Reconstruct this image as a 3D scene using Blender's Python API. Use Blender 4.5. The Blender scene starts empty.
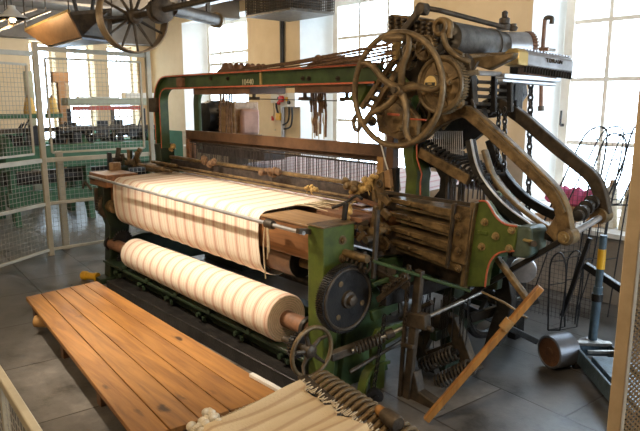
SKY = 13.0
EXPOSURE = 0.0
import bpy, math, random
from mathutils import Vector as V, Matrix
random.seed(7)
SC = bpy.context.scene
COL = SC.collection
PI = math.pi

# ------------------------------------------------------------------ camera
FPX = 611.0
PITCH = math.radians(10.7)
YAW = math.radians(41.0)
CAM = V((0, 0, 1.75))
FW = V((-math.cos(YAW)*math.cos(PITCH), math.sin(YAW)*math.cos(PITCH), -math.sin(PITCH)))
RT = V((math.sin(YAW), math.cos(YAW), 0))
UP = RT.cross(FW)
cam = bpy.data.cameras.new('camera')
cam.sensor_width = 36
cam.lens = FPX*36/640
cam.clip_start = .05
cam_o = bpy.data.objects.new('camera', cam)
COL.objects.link(cam_o)
cam_o.matrix_world = Matrix(((RT.x, UP.x, -FW.x, CAM.x), (RT.y, UP.y, -FW.y, CAM.y), (RT.z, UP.z, -FW.z, CAM.z), (0, 0, 0, 1)))
SC.camera = cam_o

def at(px, py, X=None, Y=None, Z=None):
    """the point of a world plane seen at a photograph pixel (used to measure the place)"""
    d = FW + RT*((px-320)/FPX) - UP*((py-215.5)/FPX)
    if X is not None: t = (X-CAM.x)/d.x
    elif Y is not None: t = (Y-CAM.y)/d.y
    else: t = (Z-CAM.z)/d.z
    return CAM + d*t

# ------------------------------------------------------------------ materials
def new_mat(name):
    m = bpy.data.materials.new(name)
    m.use_nodes = True
    nt = m.node_tree
    b = nt.nodes['Principled BSDF']
    return m, nt, b

def N(nt, t, **kw):
    n = nt.nodes.new(t)
    for k, v in kw.items():
        if k in n.inputs: n.inputs[k].default_value = v
        else: setattr(n, k, v)
    return n

def ramp(nt, stops, interp='LINEAR'):
    r = nt.nodes.new('ShaderNodeValToRGB')
    r.color_ramp.interpolation = interp
    e = r.color_ramp.elements
    while len(e) < len(stops): e.new(.5)
    for i, (p, c) in enumerate(stops):
        e[i].position = p
        e[i].color = (c[0], c[1], c[2], 1)
    return r

def simple(name, c1, c2=None, rough=.6, metal=0., scale=9., bump=.25, spread=.14, detail=7, c3=None):
    """painted / worn surface: two or three colours broken up by noise, with a little relief"""
    m, nt, b = new_mat(name)
    c2 = c2 or tuple(x*.7 for x in c1)
    tc = N(nt, 'ShaderNodeTexCoord')
    no = N(nt, 'ShaderNodeTexNoise', Scale=scale, Detail=detail, Roughness=.65)
    nt.links.new(tc.outputs['Object'], no.inputs['Vector'])
    st = [(.5-spread, c2), (.5+spread, c1)]
    if c3: st = [(.5-spread-.08, c3), (.5-spread+.02, c2), (.5+spread, c1)]
    r = ramp(nt, st)
    nt.links.new(no.outputs['Fac'], r.inputs['Fac'])
    nt.links.new(r.outputs['Color'], b.inputs['Base Color'])
    b.inputs['Roughness'].default_value = rough
    b.inputs['Metallic'].default_value = metal
    if bump:
        n2 = N(nt, 'ShaderNodeTexNoise', Scale=scale*6, Detail=4)
        nt.links.new(tc.outputs['Object'], n2.inputs['Vector'])
        bp = N(nt, 'ShaderNodeBump', Strength=bump, Distance=.01)
        nt.links.new(n2.outputs['Fac'], bp.inputs['Height'])
        nt.links.new(bp.outputs['Normal'], b.inputs['Normal'])
    return m

M = {}
M['iron'] = simple('worn_iron', (.10, .075, .05), (.035, .028, .022), .5, .35, 11)
M['iron_gold'] = simple('oiled_brown_iron', (.25, .165, .075), (.085, .055, .026), .46, .3, 14, c3=(.03, .022, .014))
M['iron_tan'] = simple('handled_bronze_iron', (.24, .17, .09), (.10, .07, .037), .42, .35, 12)
M['black_iron'] = simple('black_oily_iron', (.03, .027, .025), (.011, .01, .01), .42, .3, 12)
M['steel'] = simple('bright_steel', (.55, .53, .5), (.3, .28, .25), .32, .9, 25, .05)
M['silver'] = simple('grey_machined_metal', (.56, .56, .58), (.36, .36, .375), .38, .6, 10, .05)
M['green'] = simple('green_enamel', (.06, .105, .034), (.03, .056, .02), .42, 0, 7, .1, c3=(.018, .028, .012))
M['green_bright'] = simple('leaf_green_enamel', (.10, .14, .025), (.05, .075, .016), .4, 0, 9, .08)
M['green_dark'] = simple('dark_green_enamel', (.022, .04, .018), (.01, .016, .009), .45, 0, 7, .1)
M['teal'] = simple('teal_grey_enamel', (.10, .14, .115), (.05, .075, .06), .4, .1, 9, .08)
M['red'] = simple('red_lining_paint', (.62, .16, .075), (.40, .09, .05), .5, 0, 20, .05)
M['blue_paint'] = simple('blue_grey_paint', (.10, .155, .20), (.05, .08, .105), .45, .1, 12)
M['yellow'] = simple('yellow_plastic', (.85, .50, .03), (.65, .34, .02), .4, 0, 9, .03)
M['rust'] = simple('rusty_brown_paint', (.24, .115, .06), (.12, .06, .035), .6, 0, 12)
M['rope'] = simple('brown_cord', (.20, .115, .06), (.09, .05, .028), .9, 0, 40)
M['string'] = simple('pale_string', (.62, .52, .36), (.45, .36, .24), .9, 0, 40)
M['waste'] = simple('yellow_cotton_waste', (.72, .50, .20), (.45, .29, .10), .95, 0, 35, .8)
M['fence'] = simple('pale_grey_fence_paint', (.52, .47, .36), (.40, .36, .27), .5, 0, 6, .04)
M['wire'] = simple('galvanised_wire', (.42, .40, .35), (.3, .28, .25), .45, .5, 20, 0)
M['dark_wire'] = simple('black_wire', (.03, .03, .034), (.018, .018, .02), .5, .3, 20, 0)
M['roller_iron'] = simple('grey_black_iron', (.13, .12, .11), (.06, .055, .05), .42, .4, 16, .12)
M['mesh_tan'] = simple('tan_painted_mesh', (.50, .385, .25), (.38, .29, .18), .55, 0, 8, 0)
M['heald'] = simple('dark_heald_wire', (.12, .095, .085), (.05, .042, .04), .45, .5, 20, 0)
M['cardboard'] = simple('brown_cardboard', (.42, .25, .13), (.33, .19, .095), .85, 0, 5, .05)
M['pink'] = simple('magenta_cloth', (.62, .12, .24), (.45, .08, .17), .9, 0, 20, .3)
M['cone'] = simple('cream_yarn', (.78, .72, .60), (.64, .57, .45), .95, 0, 60, .4)
M['cone_yellow'] = simple('yellow_yarn', (.80, .56, .20), (.66, .42, .12), .95, 0, 60, .4)
M['grey_plastic'] = simple('pale_grey_plastic', (.60, .58, .52), (.54, .52, .46), .45, 0, 5, .02)
M['white_plastic'] = simple('white_plastic', (.80, .80, .78), (.74, .74, .72), .4, 0, 5, .02)
M['red_plastic'] = simple('red_plastic', (.60, .03, .025), (.5, .02, .02), .35, 0, 5, .02)
M['black_plastic'] = simple('black_plastic', (.02, .02, .02), (.012, .012, .012), .4, 0, 5, .02)
M['copper'] = simple('tan_sheet_metal', (.42, .25, .13), (.27, .155, .08), .45, .35, 4, .03)
M['duct'] = simple('blue_grey_sheet_metal', (.22, .23, .26), (.15, .155, .175), .4, .5, 4, .03)
M['pulley'] = simple('tan_pulley_paint', (.33, .235, .13), (.17, .115, .065), .5, .15, 8)
M['wall'] = simple('cream_plaster', (.73, .585, .385), (.66, .52, .33), .9, 0, 2.2, .06, .25)
M['reveal'] = simple('white_limewash', (.80, .79, .76), (.72, .71, .68), .9, 0, 3, .06)
M['frame'] = simple('cream_window_paint', (.84, .80, .72), (.74, .69, .60), .5, 0, 5, .04)
M['ceiling'] = simple('sooty_ceiling', (.26, .235, .205), (.16, .14, .12), .9, 0, 1.5, .1)
M['dark_wood'] = simple('dark_stained_wood', (.16, .082, .042), (.075, .038, .02), .55, 0, 6, .15)
M['ply'] = simple('ochre_wood', (.46, .26, .09), (.28, .15, .05), .55, 0, 9, .1)
M['plate_text'] = simple('cream_lettering', (.74, .70, .50), (.6, .56, .4), .6, 0, 20, 0)
M['brass_plate'] = simple('brass_plate', (.72, .54, .24), (.56, .40, .16), .35, .5, 10, .03)
M['brass_dull'] = simple('dull_brass', (.42, .31, .15), (.26, .185, .085), .4, .4, 14, .05)
M['pink_brown'] = simple('faded_brown_paint', (.42, .23, .16), (.30, .16, .11), .6, 0, 6, .05)
M['red_shelf'] = simple('red_rail_paint', (.52, .09, .06), (.38, .06, .04), .5, 0, 6, .05)
M['sage'] = simple('sage_green_paint', (.40, .42, .32), (.31, .33, .25), .55, 0, 6, .05)
M['bright_green'] = simple('emerald_machine_paint', (.045, .14, .065), (.028, .09, .045), .5, 0, 6, .08)
M['plinth'] = simple('brown_grey_render', (.42, .36, .29), (.28, .235, .19), .9, 0, 3, .15)
M['cord'] = simple('black_cable', (.02, .02, .022), (.014, .014, .015), .5, 0, 8, 0)

def wood(name, c1, c2, c3, along='X', plank=1., knots=True, rough=.4):
    m, nt, b = new_mat(name)
    tc = N(nt, 'ShaderNodeTexCoord')
    oi = N(nt, 'ShaderNodeObjectInfo')
    ad = N(nt, 'ShaderNodeVectorMath', operation='ADD')
    mu = N(nt, 'ShaderNodeVectorMath', operation='SCALE')
    mu.inputs['Scale'].default_value = 13.
    cb = N(nt, 'ShaderNodeCombineXYZ')
    nt.links.new(oi.outputs['Random'], cb.inputs[0]); nt.links.new(oi.outputs['Random'], cb.inputs[1])
    nt.links.new(cb.outputs[0], mu.inputs[0])
    nt.links.new(tc.outputs['Object'], ad.inputs[0]); nt.links.new(mu.outputs[0], ad.inputs[1])
    mp = N(nt, 'ShaderNodeMapping')
    s = {'X': (1.3, 16, 16), 'Y': (16, 1.3, 16), 'Z': (16, 16, 1.3)}[along]
    mp.inputs['Scale'].default_value = s
    nt.links.new(ad.outputs[0], mp.inputs['Vector'])
    no = N(nt, 'ShaderNodeTexNoise', Scale=1.4, Detail=8, Roughness=.6, Distortion=.6)
    nt.links.new(mp.outputs[0], no.inputs['Vector'])
    r = ramp(nt, [(.33, c2), (.47, tuple(.6*a+.4*b_ for a, b_ in zip(c1, c2))), (.56, c1), (.66, tuple(min(1, a*1.15) for a in c1))])
    nt.links.new(no.outputs['Fac'], r.inputs['Fac'])
    hs = N(nt, 'ShaderNodeHueSaturation')
    mr = N(nt, 'ShaderNodeMapRange')
    mr.inputs['To Min'].default_value = .72; mr.inputs['To Max'].default_value = 1.15
    nt.links.new(oi.outputs['Random'], mr.inputs['Value'])
    nt.links.new(mr.outputs[0], hs.inputs['Value'])
    nt.links.new(r.outputs['Color'], hs.inputs['Color'])
    out = hs.outputs['Color']
    if knots:
        mk = N(nt, 'ShaderNodeMapping')
        mk.inputs['Scale'].default_value = {'X': (2.4, 6, 6), 'Y': (6, 2.4, 6), 'Z': (6, 6, 2.4)}[along]
        nt.links.new(ad.outputs[0], mk.inputs['Vector'])
        vo = N(nt, 'ShaderNodeTexVoronoi', Scale=1.0)
        kn = N(nt, 'ShaderNodeTexNoise', Scale=3., Detail=4)
        nt.links.new(mk.outputs[0], kn.inputs['Vector'])
        ka = N(nt, 'ShaderNodeMix', data_type='RGBA', blend_type='LINEAR_LIGHT'); ka.inputs[0].default_value = .22
        nt.links.new(mk.outputs[0], ka.inputs[6]); nt.links.new(kn.outputs['Color'], ka.inputs[7])
        nt.links.new(ka.outputs[2], vo.inputs['Vector'])
        kr = ramp(nt, [(.08, (1, 1, 1)), (.17, (0, 0, 0))])
        nt.links.new(vo.outputs['Distance'], kr.inputs['Fac'])
        mx = N(nt, 'ShaderNodeMix', data_type='RGBA')
        nt.links.new(kr.outputs['Color'], mx.inputs[0])
        nt.links.new(out, mx.inputs[6]); mx.inputs[7].default_value = (*c3, 1)
        out = mx.outputs[2]
    nt.links.new(out, b.inputs['Base Color'])
    b.inputs['Roughness'].default_value = rough
    bp = N(nt, 'ShaderNodeBump', Strength=.12, Distance=.01)
    nt.links.new(no.outputs['Fac'], bp.inputs['Height'])
    nt.links.new(bp.outputs['Normal'], b.inputs['Normal'])
    return m
M['plank'] = wood('varnished_pine', (.35, .165, .045), (.20, .085, .026), (.05, .02, .008))
M['beam_wood'] = wood('brown_hardwood', (.26, .12, .05), (.14, .062, .028), (.04, .018, .01), knots=False)
M['pale_beam'] = wood('worn_tan_hardwood', (.40, .25, .13), (.26, .15, .075), (.08, .04, .02), knots=False)
M['stick'] = wood('orange_timber', (.40, .19, .05), (.22, .10, .03), (.1, .04, .015), along='Z')

# striped woollen cloth: stripes run the length of the piece (constant along X)
def cloth_mat(name, x0, period, shade_band=None, cols=None):
    m, nt, b = new_mat(name)
    tc = N(nt, 'ShaderNodeTexCoord')
    sp = N(nt, 'ShaderNodeSeparateXYZ')
    nt.links.new(tc.outputs['Object'], sp.inputs[0])
    a = N(nt, 'ShaderNodeMath', operation='MULTIPLY_ADD')
    a.inputs[1].default_value = 1/period; a.inputs[2].default_value = 40 - x0/period
    nt.links.new(sp.outputs['X'], a.inputs[0])
    fr = N(nt, 'ShaderNodeMath', operation='FRACT')
    nt.links.new(a.outputs[0], fr.inputs[0])
    cream = (.80, .71, .61); pk = (.70, .53, .43); tan = (.62, .45, .35); red = (.58, .36, .28)
    if cols: cream, pk, red, tan = cols
    r = ramp(nt, [(0, cream), (.22, tan), (.25, cream), (.46, pk), (.58, red), (.68, pk), (.80, cream), (.90, tan), (.94, cream)], 'CONSTANT')
    nt.links.new(fr.outputs[0], r.inputs['Fac'])
    out = r.outputs['Color']
    if shade_band:  # strip of shade across the hanging cloth, painted into its colour
        lo = N(nt, 'ShaderNodeMath', operation='GREATER_THAN'); lo.inputs[1].default_value = shade_band[0]
        hi = N(nt, 'ShaderNodeMath', operation='LESS_THAN'); hi.inputs[1].default_value = shade_band[1]
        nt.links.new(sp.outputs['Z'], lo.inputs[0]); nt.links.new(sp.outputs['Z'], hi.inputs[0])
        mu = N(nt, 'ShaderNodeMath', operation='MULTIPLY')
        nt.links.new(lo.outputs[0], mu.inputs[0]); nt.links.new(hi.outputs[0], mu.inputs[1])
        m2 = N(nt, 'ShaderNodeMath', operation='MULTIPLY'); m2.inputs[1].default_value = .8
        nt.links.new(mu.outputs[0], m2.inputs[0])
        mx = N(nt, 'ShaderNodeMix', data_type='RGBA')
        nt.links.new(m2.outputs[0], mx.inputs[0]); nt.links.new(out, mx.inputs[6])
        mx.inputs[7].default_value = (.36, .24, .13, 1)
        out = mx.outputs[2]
    nt.links.new(out, b.inputs['Base Color'])
    b.inputs['Roughness'].default_value = .9
    no = N(nt, 'ShaderNodeTexNoise', Scale=150., Detail=2)
    nt.links.new(tc.outputs['Object'], no.inputs['Vector'])
    bp = N(nt, 'ShaderNodeBump', Strength=.35, Distance=.004)
    nt.links.new(no.outputs['Fac'], bp.inputs['Height'])
    nt.links.new(bp.outputs['Normal'], b.inputs['Normal'])
    return m

# flagstones
def flag_mat():
    m, nt, b = new_mat('stone_flags')
    tc = N(nt, 'ShaderNodeTexCoord')
    mp = N(nt, 'ShaderNodeMapping'); mp.inputs['Rotation'].default_value = (0, 0, math.radians(4))
    nt.links.new(tc.outputs['Object'], mp.inputs['Vector'])
    br = N(nt, 'ShaderNodeTexBrick', Scale=1.)
    br.inputs['Brick Width'].default_value = .85; br.inputs['Row Height'].default_value = .6
    br.inputs['Mortar Size'].default_value = .007; br.inputs['Mortar Smooth'].default_value = .3
    br.inputs['Color1'].default_value = (.155, .149, .143, 1); br.inputs['Color2'].default_value = (.098, .094, .091, 1)
    br.inputs['Mortar'].default_value = (.05, .043, .036, 1)
    nt.links.new(mp.outputs[0], br.inputs['Vector'])
    no = N(nt, 'ShaderNodeTexNoise', Scale=3.2, Detail=9, Roughness=.7)
    nt.links.new(tc.outputs['Object'], no.inputs['Vector'])
    r = ramp(nt, [(.36, (.38, .36, .33)), (.46, (.8, .78, .75)), (.56, (1.05, 1.02, 1.0)), (.68, (1.5, 1.46, 1.38))])
    nt.links.new(no.outputs['Fac'], r.inputs['Fac'])
    mx = N(nt, 'ShaderNodeMix', data_type='RGBA', blend_type='MULTIPLY'); mx.inputs[0].default_value = 1.
    nt.links.new(br.outputs['Color'], mx.inputs[6]); nt.links.new(r.outputs['Color'], mx.inputs[7])
    nt.links.new(mx.outputs[2], b.inputs['Base Color'])
    rr = ramp(nt, [(.3, (.26,)*3), (.7, (.5,)*3)])
    nt.links.new(no.outputs['Fac'], rr.inputs['Fac'])
    nt.links.new(rr.outputs['Color'], b.inputs['Roughness'])
    bp = N(nt, 'ShaderNodeBump', Strength=.4, Distance=.01)
    ad = N(nt, 'ShaderNodeMath', operation='MULTIPLY_ADD'); ad.inputs[1].default_value = -1.5
    nt.links.new(br.outputs['Fac'], ad.inputs[0]); nt.links.new(no.outputs['Fac'], ad.inputs[2])
    nt.links.new(ad.outputs[0], bp.inputs['Height'])
    nt.links.new(bp.outputs['Normal'], b.inputs['Normal'])
    return m
M['flag'] = flag_mat()

def glass_mat():
    m, nt, b = new_mat('window_glass')
    nt.nodes.remove(b)
    out = nt.nodes['Material Output']
    t = N(nt, 'ShaderNodeBsdfTransparent'); g = N(nt, 'ShaderNodeBsdfGlossy', Roughness=.05)
    mx = N(nt, 'ShaderNodeMixShader'); mx.inputs[0].default_value = .05
    t.inputs['Color'].default_value = (.96, .98, 1, 1)
    nt.links.new(t.outputs[0], mx.inputs[1]); nt.links.new(g.outputs[0], mx.inputs[2])
    nt.links.new(mx.outputs[0], out.inputs['Surface'])
    return m
M['glass'] = glass_mat()
def emit_mat(name, c, s):
    m, nt, b = new_mat(name)
    b.inputs['Base Color'].default_value = (*c, 1)
    b.inputs['Emission Color'].default_value = (*c, 1)
    b.inputs['Emission Strength'].default_value = s
    return m
M['bulb'] = emit_mat('glowing_bulb', (1., .72, .38), 18)

# ------------------------------------------------------------------ mesh helpers
def frame(d):
    d = V(d).normalized()
    a = V((0, 0, 1)) if abs(d.z) < .9 else V((1, 0, 0))
    u = d.cross(a).normalized(); w = u.cross(d).normalized()
    return u, w, d

class MB:
    def __init__(s): s.v = []; s.f = []
    def add(s, vs, fs):
        o = len(s.v)
        s.v += [V(p) for p in vs]
        s.f += [tuple(i+o for i in q) for q in fs]
        return s
    def box(s, x0, x1, y0, y1, z0, z1):
        return s.add([(x, y, z) for x in (x0, x1) for y in (y0, y1) for z in (z0, z1)],
                     [(0, 1, 3, 2), (4, 6, 7, 5), (0, 4, 5, 1), (2, 3, 7, 6), (0, 2, 6, 4), (1, 5, 7, 3)])
    def bar(s, p, q, w, h, up=(0, 0, 1)):
        p = V(p); q = V(q); d = (q-p).normalized(); up = V(up)
        if abs(d.dot(up)) > .98: up = V((1, 0, 0))
        u = d.cross(up).normalized()*w/2; n = u.cross(d).normalized()*h/2
        vs = [e+a*u+b*n for e in (p, q) for a in (-1, 1) for b in (-1, 1)]
        return s.add(vs, [(0, 1, 3, 2), (4, 6, 7, 5), (0, 4, 5, 1), (2, 3, 7, 6), (0, 2, 6, 4), (1, 5, 7, 3)])
    def tube(s, pts, r, seg=8, closed=False, caps=True):
        pts = [V(p) for p in pts]; n = len(pts)
        rs = r if isinstance(r, (list, tuple)) else [r]*n
        vs = []; fs = []
        def tan(i):
            if closed: return (pts[(i+1) % n]-pts[i-1]).normalized()
            return (pts[min(i+1, n-1)]-pts[max(i-1, 0)]).normalized()
        t0 = tan(0); u, w, _ = frame(t0)
        for i in range(n):
            t = tan(i)
            u = (u - t*u.dot(t)).normalized(); w = t.cross(u)
            for k in range(seg):
                a = 2*PI*k/seg
                vs.append(pts[i] + (u*math.cos(a)+w*math.sin(a))*rs[i])
        for i in range(n if closed else n-1):
            j = (i+1) % n
            for k in range(seg):
                l = (k+1) % seg
                fs.append((i*seg+k, i*seg+l, j*seg+l, j*seg+k))
        if not closed and caps:
            fs.append(tuple(range(seg-1, -1, -1))); fs.append(tuple((n-1)*seg+k for k in range(seg)))
        return s.add(vs, fs)
    def cyl(s, p, q, r, seg=20): return s.tube([p, q], r, seg)
    def lathe(s, c, axis, prof, seg=28, caps=True):
        """prof: list of (distance along axis, radius)"""
        u, w, d = frame(axis); c = V(c); vs = []; fs = []; n = len(prof)
        for t, r in prof:
            for k in range(seg):
                a = 2*PI*k/seg
                vs.append(c+d*t+(u*math.cos(a)+w*math.sin(a))*max(r, 1e-5))
        for i in range(n-1):
            for k in range(seg):
                l = (k+1) % seg
                fs.append((i*seg+k, i*seg+l, (i+1)*seg+l, (i+1)*seg+k))
        if caps and prof[0][1] > 1e-4: fs.append(tuple(range(seg-1, -1, -1)))
        if caps and prof[-1][1] > 1e-4: fs.append(tuple((n-1)*seg+k for k in range(seg)))
        return s.add(vs, fs)
    def ring(s, c, axis, R, r, seg=40, seg2=8):
        u, w, d = frame(axis); c = V(c)
        return s.tube([c+(u*math.cos(2*PI*k/seg)+w*math.sin(2*PI*k/seg))*R for k in range(seg)], r, seg2, closed=True)
    def prism(s, pts, axis, a, b):
        """pts: outline in the plane across axis ('X': (y,z), 'Y': (x,z), 'Z': (x,y))"""
        n = len(pts)
        def p3(p, d): return {'X': (d, p[0], p[1]), 'Y': (p[0], d, p[1]), 'Z': (p[0], p[1], d)}[axis]
        vs = [p3(p, a) for p in pts]+[p3(p, b) for p in pts]
        fs = [tuple(range(n)), tuple(range(2*n-1, n-1, -1))]
        for i in range(n):
            j = (i+1) % n
            fs.append((i, i+n, j+n, j))
        return s.add(vs, fs)
    def strip(s, path, axis, a, b, th):
        """a bar of thickness th following a 2d path, spanning a..b along axis"""
        n = len(path); P2 = [V(p).to_2d() if len(p) > 2 else V(p) for p in path]
        L = []; R = []
        for i in range(n):
            t = (P2[min(i+1, n-1)]-P2[max(i-1, 0)]).normalized()
            nn = V((-t.y, t.x))
            h = th[i] if isinstance(th, (list, tuple)) else th
            L.append(P2[i]+nn*h/2); R.append(P2[i]-nn*h/2)
        def p3(p, d): return {'X': (d, p[0], p[1]), 'Y': (p[0], d, p[1]), 'Z': (p[0], p[1], d)}[axis]
        vs = []
        for i in range(n): vs += [p3(L[i], a), p3(R[i], a), p3(R[i], b), p3(L[i], b)]
        fs = [(0, 1, 2, 3), (4*n-1, 4*n-2, 4*n-3, 4*n-4)]
        for i in range(n-1):
            for k in range(4):
                l = (k+1) % 4
                fs.append((4*i+k, 4*i+4+k, 4*i+4+l, 4*i+l))
        return s.add(vs, fs)
    def gear(s, c, axis, R, w, teeth, th, hole=0.):
        u, wv, d = frame(axis); c = V(c); pts = []
        for k in range(teeth):
            for f, r in ((0, R-th), (.22, R-th), (.36, R), (.64, R), (.78, R-th)):
                a = 2*PI*(k+f)/teeth
                pts.append((u*math.cos(a)+wv*math.sin(a))*r)
        n = len(pts)
        vs = [c-d*w/2+p for p in pts]+[c+d*w/2+p for p in pts]
        fs = [tuple(range(n-1, -1, -1)), tuple(range(n, 2*n))]
        for i in range(n):
            j = (i+1) % n
            fs.append((i, j, j+n, i+n))
        return s.add(vs, fs)
    def helix(s, p, q, R, r, turns, seg=12, seg2=6):
        p = V(p); q = V(q); u, w, d = frame(q-p); n = int(turns*seg)
        return s.tube([p+(q-p)*(i/n)+(u*math.cos(2*PI*i/seg)+w*math.sin(2*PI*i/seg))*R for i in range(n+1)], r, seg2)
    def chain(s, p, q, link=.035, w=.012, r=.004, sag=0.):
        p = V(p); q = V(q); L = (q-p).length; n = max(2, int(L/(link*.72)))
        for i in range(n):
            c = p+(q-p)*((i+.5)/n); c.z -= sag*4*((i+.5)/n)*(1-(i+.5)/n)
            u, ww, d = frame(q-p); side = u if i % 2 else ww
            pts = []
            for k in range(8):
                a = 2*PI*k/8
                pts.append(c+d*math.cos(a)*link/2+side*math.sin(a)*w)
            s.tube(pts, r, 5, closed=True)
        return s
    def build(s, name, mat, parent=None, label=None, bevel=0., smooth=True, loc=None, kind=None):
        off = V(OFF[parent.name]) if parent is not None else V(loc or (0, 0, 0))
        me = bpy.data.meshes.new(name)
        me.from_pydata([tuple(p-off) for p in s.v], [], s.f)
        me.validate(); me.update()
        if smooth:
            me.polygons.foreach_set('use_smooth', [True]*len(me.polygons))
            me.set_sharp_from_angle(angle=math.radians(38))
        import bmesh
        bm = bmesh.new(); bm.from_mesh(me); bmesh.ops.recalc_face_normals(bm, faces=bm.faces[:]); bm.to_mesh(me); bm.free()
        me.materials.append(M[mat] if isinstance(mat, str) else mat)
        o = bpy.data.objects.new(name, me); COL.objects.link(o)
        if parent is not None: o.parent = parent
        else: o.location = off
        OFF[o.name] = off
        if bevel:
            bv = o.modifiers.new('edge', 'BEVEL'); bv.width = bevel; bv.segments = 2; bv.limit_method = 'ANGLE'; bv.angle_limit = math.radians(50)
            bv.harden_normals = False
        if label: o['label'] = label
        if kind: o['kind'] = kind
        return o
OFF = {}

def tag(o, label, cat, group=None, kind=None):
    o['label'] = label; o['category'] = cat
    if group: o['group'] = group
    if kind: o['kind'] = kind
    return o
def thing(name, label, cat, loc, group=None):
    o = bpy.data.objects.new(name, None); COL.objects.link(o)
    o.location = loc; o.empty_display_size = .1
    OFF[o.name] = V(loc)
    return tag(o, label, cat, group)
def struct(mb, name, mat, **kw):
    o = mb.build(name, mat, **kw); o['kind'] = 'structure'
    return o
def copy_tree(o, parent=None):
    c = o.copy(); COL.objects.link(c)
    OFF[c.name] = OFF.get(o.name, V((0, 0, 0)))
    if parent is not None: c.parent = parent
    for ch in list(o.children): copy_tree(ch, c)
    return c
def text(name, body, size, mat, parent, loc, rx, extrude=.001, label=None, shear=0., right=None, upv=None):
    """letters as a mesh, lying in the plane of right/upv"""
    cu = bpy.data.curves.new(name, 'FONT'); cu.body = body; cu.size = size; cu.extrude = extrude
    cu.align_x = 'CENTER'; cu.align_y = 'CENTER'; cu.resolution_u = 3
    tmp = bpy.data.objects.new(name+'_curve', cu); COL.objects.link(tmp)
    me = bpy.data.meshes.new_from_object(tmp.evaluated_get(bpy.context.evaluated_depsgraph_get()))
    bpy.data.objects.remove(tmp, do_unlink=True); bpy.data.curves.remove(cu)
    right = V(right).normalized(); upv = V(upv).normalized(); nrm = right.cross(upv)
    mat4 = Matrix(((right.x, upv.x, nrm.x, 0), (right.y, upv.y, nrm.y, 0), (right.z, upv.z, nrm.z, 0), (0, 0, 0, 1)))
    me.transform(mat4)
    off = V(OFF[parent.name])
    me.transform(Matrix.Translation(V(loc)-off))
    me.materials.clear(); me.materials.append(M[mat])
    me.name = name
    o = bpy.data.objects.new(name, me); COL.objects.link(o); o.parent = parent
    OFF[o.name] = off
    return o
def smooth_path(pts, n=6):
    """Catmull-Rom through pts (2d or 3d)"""
    P = [V(p) for p in pts]; out = []
    for i in range(len(P)-1):
        p0 = P[max(i-1, 0)]; p1 = P[i]; p2 = P[i+1]; p3 = P[min(i+2, len(P)-1)]
        for k in range(n):
            t = k/n
            out.append(.5*((2*p1)+(p2-p0)*t+(2*p0-5*p1+4*p2-p3)*t*t+(-p0+3*p1-3*p2+p3)*t**3))
    out.append(P[-1])
    return out
def xz(px, py, Y):
    p = at(px, py, Y=Y); return (p.x, p.z)
def yz(px, py, X):
    p = at(px, py, X=X); return (p.y, p.z)
def bolt(p, axis, r=.014, h=.014):
    m = MB(); p = V(p); d = V(axis).normalized()
    m.cyl(p, p+d*.004, r*1.45, 16); m.cyl(p+d*.004, p+d*h, r, 6)
    m.cyl(p+d*h, p+d*(h+.008), r*.55, 10)
    return m
# ------------------------------------------------------------------ room shell
XL, XR, YF, YB, ZC = -12.4, 3.0, -3.0, 6.0, 3.38
struct(MB().box(XL-.6, XR+.3, YF-.3, YB+.6, -.12, 0), 'floor', 'flag')
struct(MB().box(XL-.6, XR+.3, YF-.3, YB+.6, ZC, ZC+.15), 'ceiling', 'ceiling')
rw = MB()
RW = (3.0, 5.7, .5, 2.9)  # opening for a window added out of view to let daylight in
rw.box(XR, XR+.3, YF-.3, RW[0], 0, ZC); rw.box(XR, XR+.3, RW[1], YB+.6, 0, ZC)
rw.box(XR, XR+.3, RW[0], RW[1], 0, RW[2]); rw.box(XR, XR+.3, RW[0], RW[1], RW[3], ZC)
struct(rw, 'wall_right', 'wall')
struct(MB().box(XL-.6, XR, YF-.2, YF, 0, ZC), 'wall_front', 'wall')

def wall_paint(name, xlim):
    """cream wall with a green painted dado up to 1.14 m as far as xlim, brown render beyond it"""
    m, nt, b = new_mat(name)
    geo = N(nt, 'ShaderNodeNewGeometry')
    sp = N(nt, 'ShaderNodeSeparateXYZ'); nt.links.new(geo.outputs['Position'], sp.inputs[0])
    no = N(nt, 'ShaderNodeTexNoise', Scale=2.2, Detail=7, Roughness=.65)
    nt.links.new(geo.outputs['Position'], no.inputs['Vector'])
    r = ramp(nt, [(.3, (.66, .51, .31)), (.65, (.75, .60, .395))])
    g = ramp(nt, [(.3, (.035, .105, .06)), (.65, (.05, .145, .08))])
    p = ramp(nt, [(.3, (.36, .28, .19)), (.65, (.50, .40, .28))])
    for x in (r, g, p): nt.links.new(no.outputs['Fac'], x.inputs['Fac'])
    lx = N(nt, 'ShaderNodeMath', operation='GREATER_THAN'); lx.inputs[1].default_value = xlim
    nt.links.new(sp.outputs['X'], lx.inputs[0])
    mx = N(nt, 'ShaderNodeMix', data_type='RGBA')
    nt.links.new(lx.outputs[0], mx.inputs[0]); nt.links.new(g.outputs['Color'], mx.inputs[6]); nt.links.new(p.outputs['Color'], mx.inputs[7])
    lz = N(nt, 'ShaderNodeMath', operation='LESS_THAN'); lz.inputs[1].default_value = 1.14
    nt.links.new(sp.outputs['Z'], lz.inputs[0])
    m2 = N(nt, 'ShaderNodeMix', data_type='RGBA')
    nt.links.new(lz.outputs[0], m2.inputs[0]); nt.links.new(r.outputs['Color'], m2.inputs[6]); nt.links.new(mx.outputs[2], m2.inputs[7])
    nt.links.new(m2.outputs[2], b.inputs['Base Color']); b.inputs['Roughness'].default_value = .88
    bp = N(nt, 'ShaderNodeBump', Strength=.15, Distance=.02); nt.links.new(no.outputs['Fac'], bp.inputs['Height'])
    nt.links.new(bp.outputs['Normal'], b.inputs['Normal'])
    return m
M['wall_dado'] = wall_paint('dado_painted_plaster', -11.1)

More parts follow.
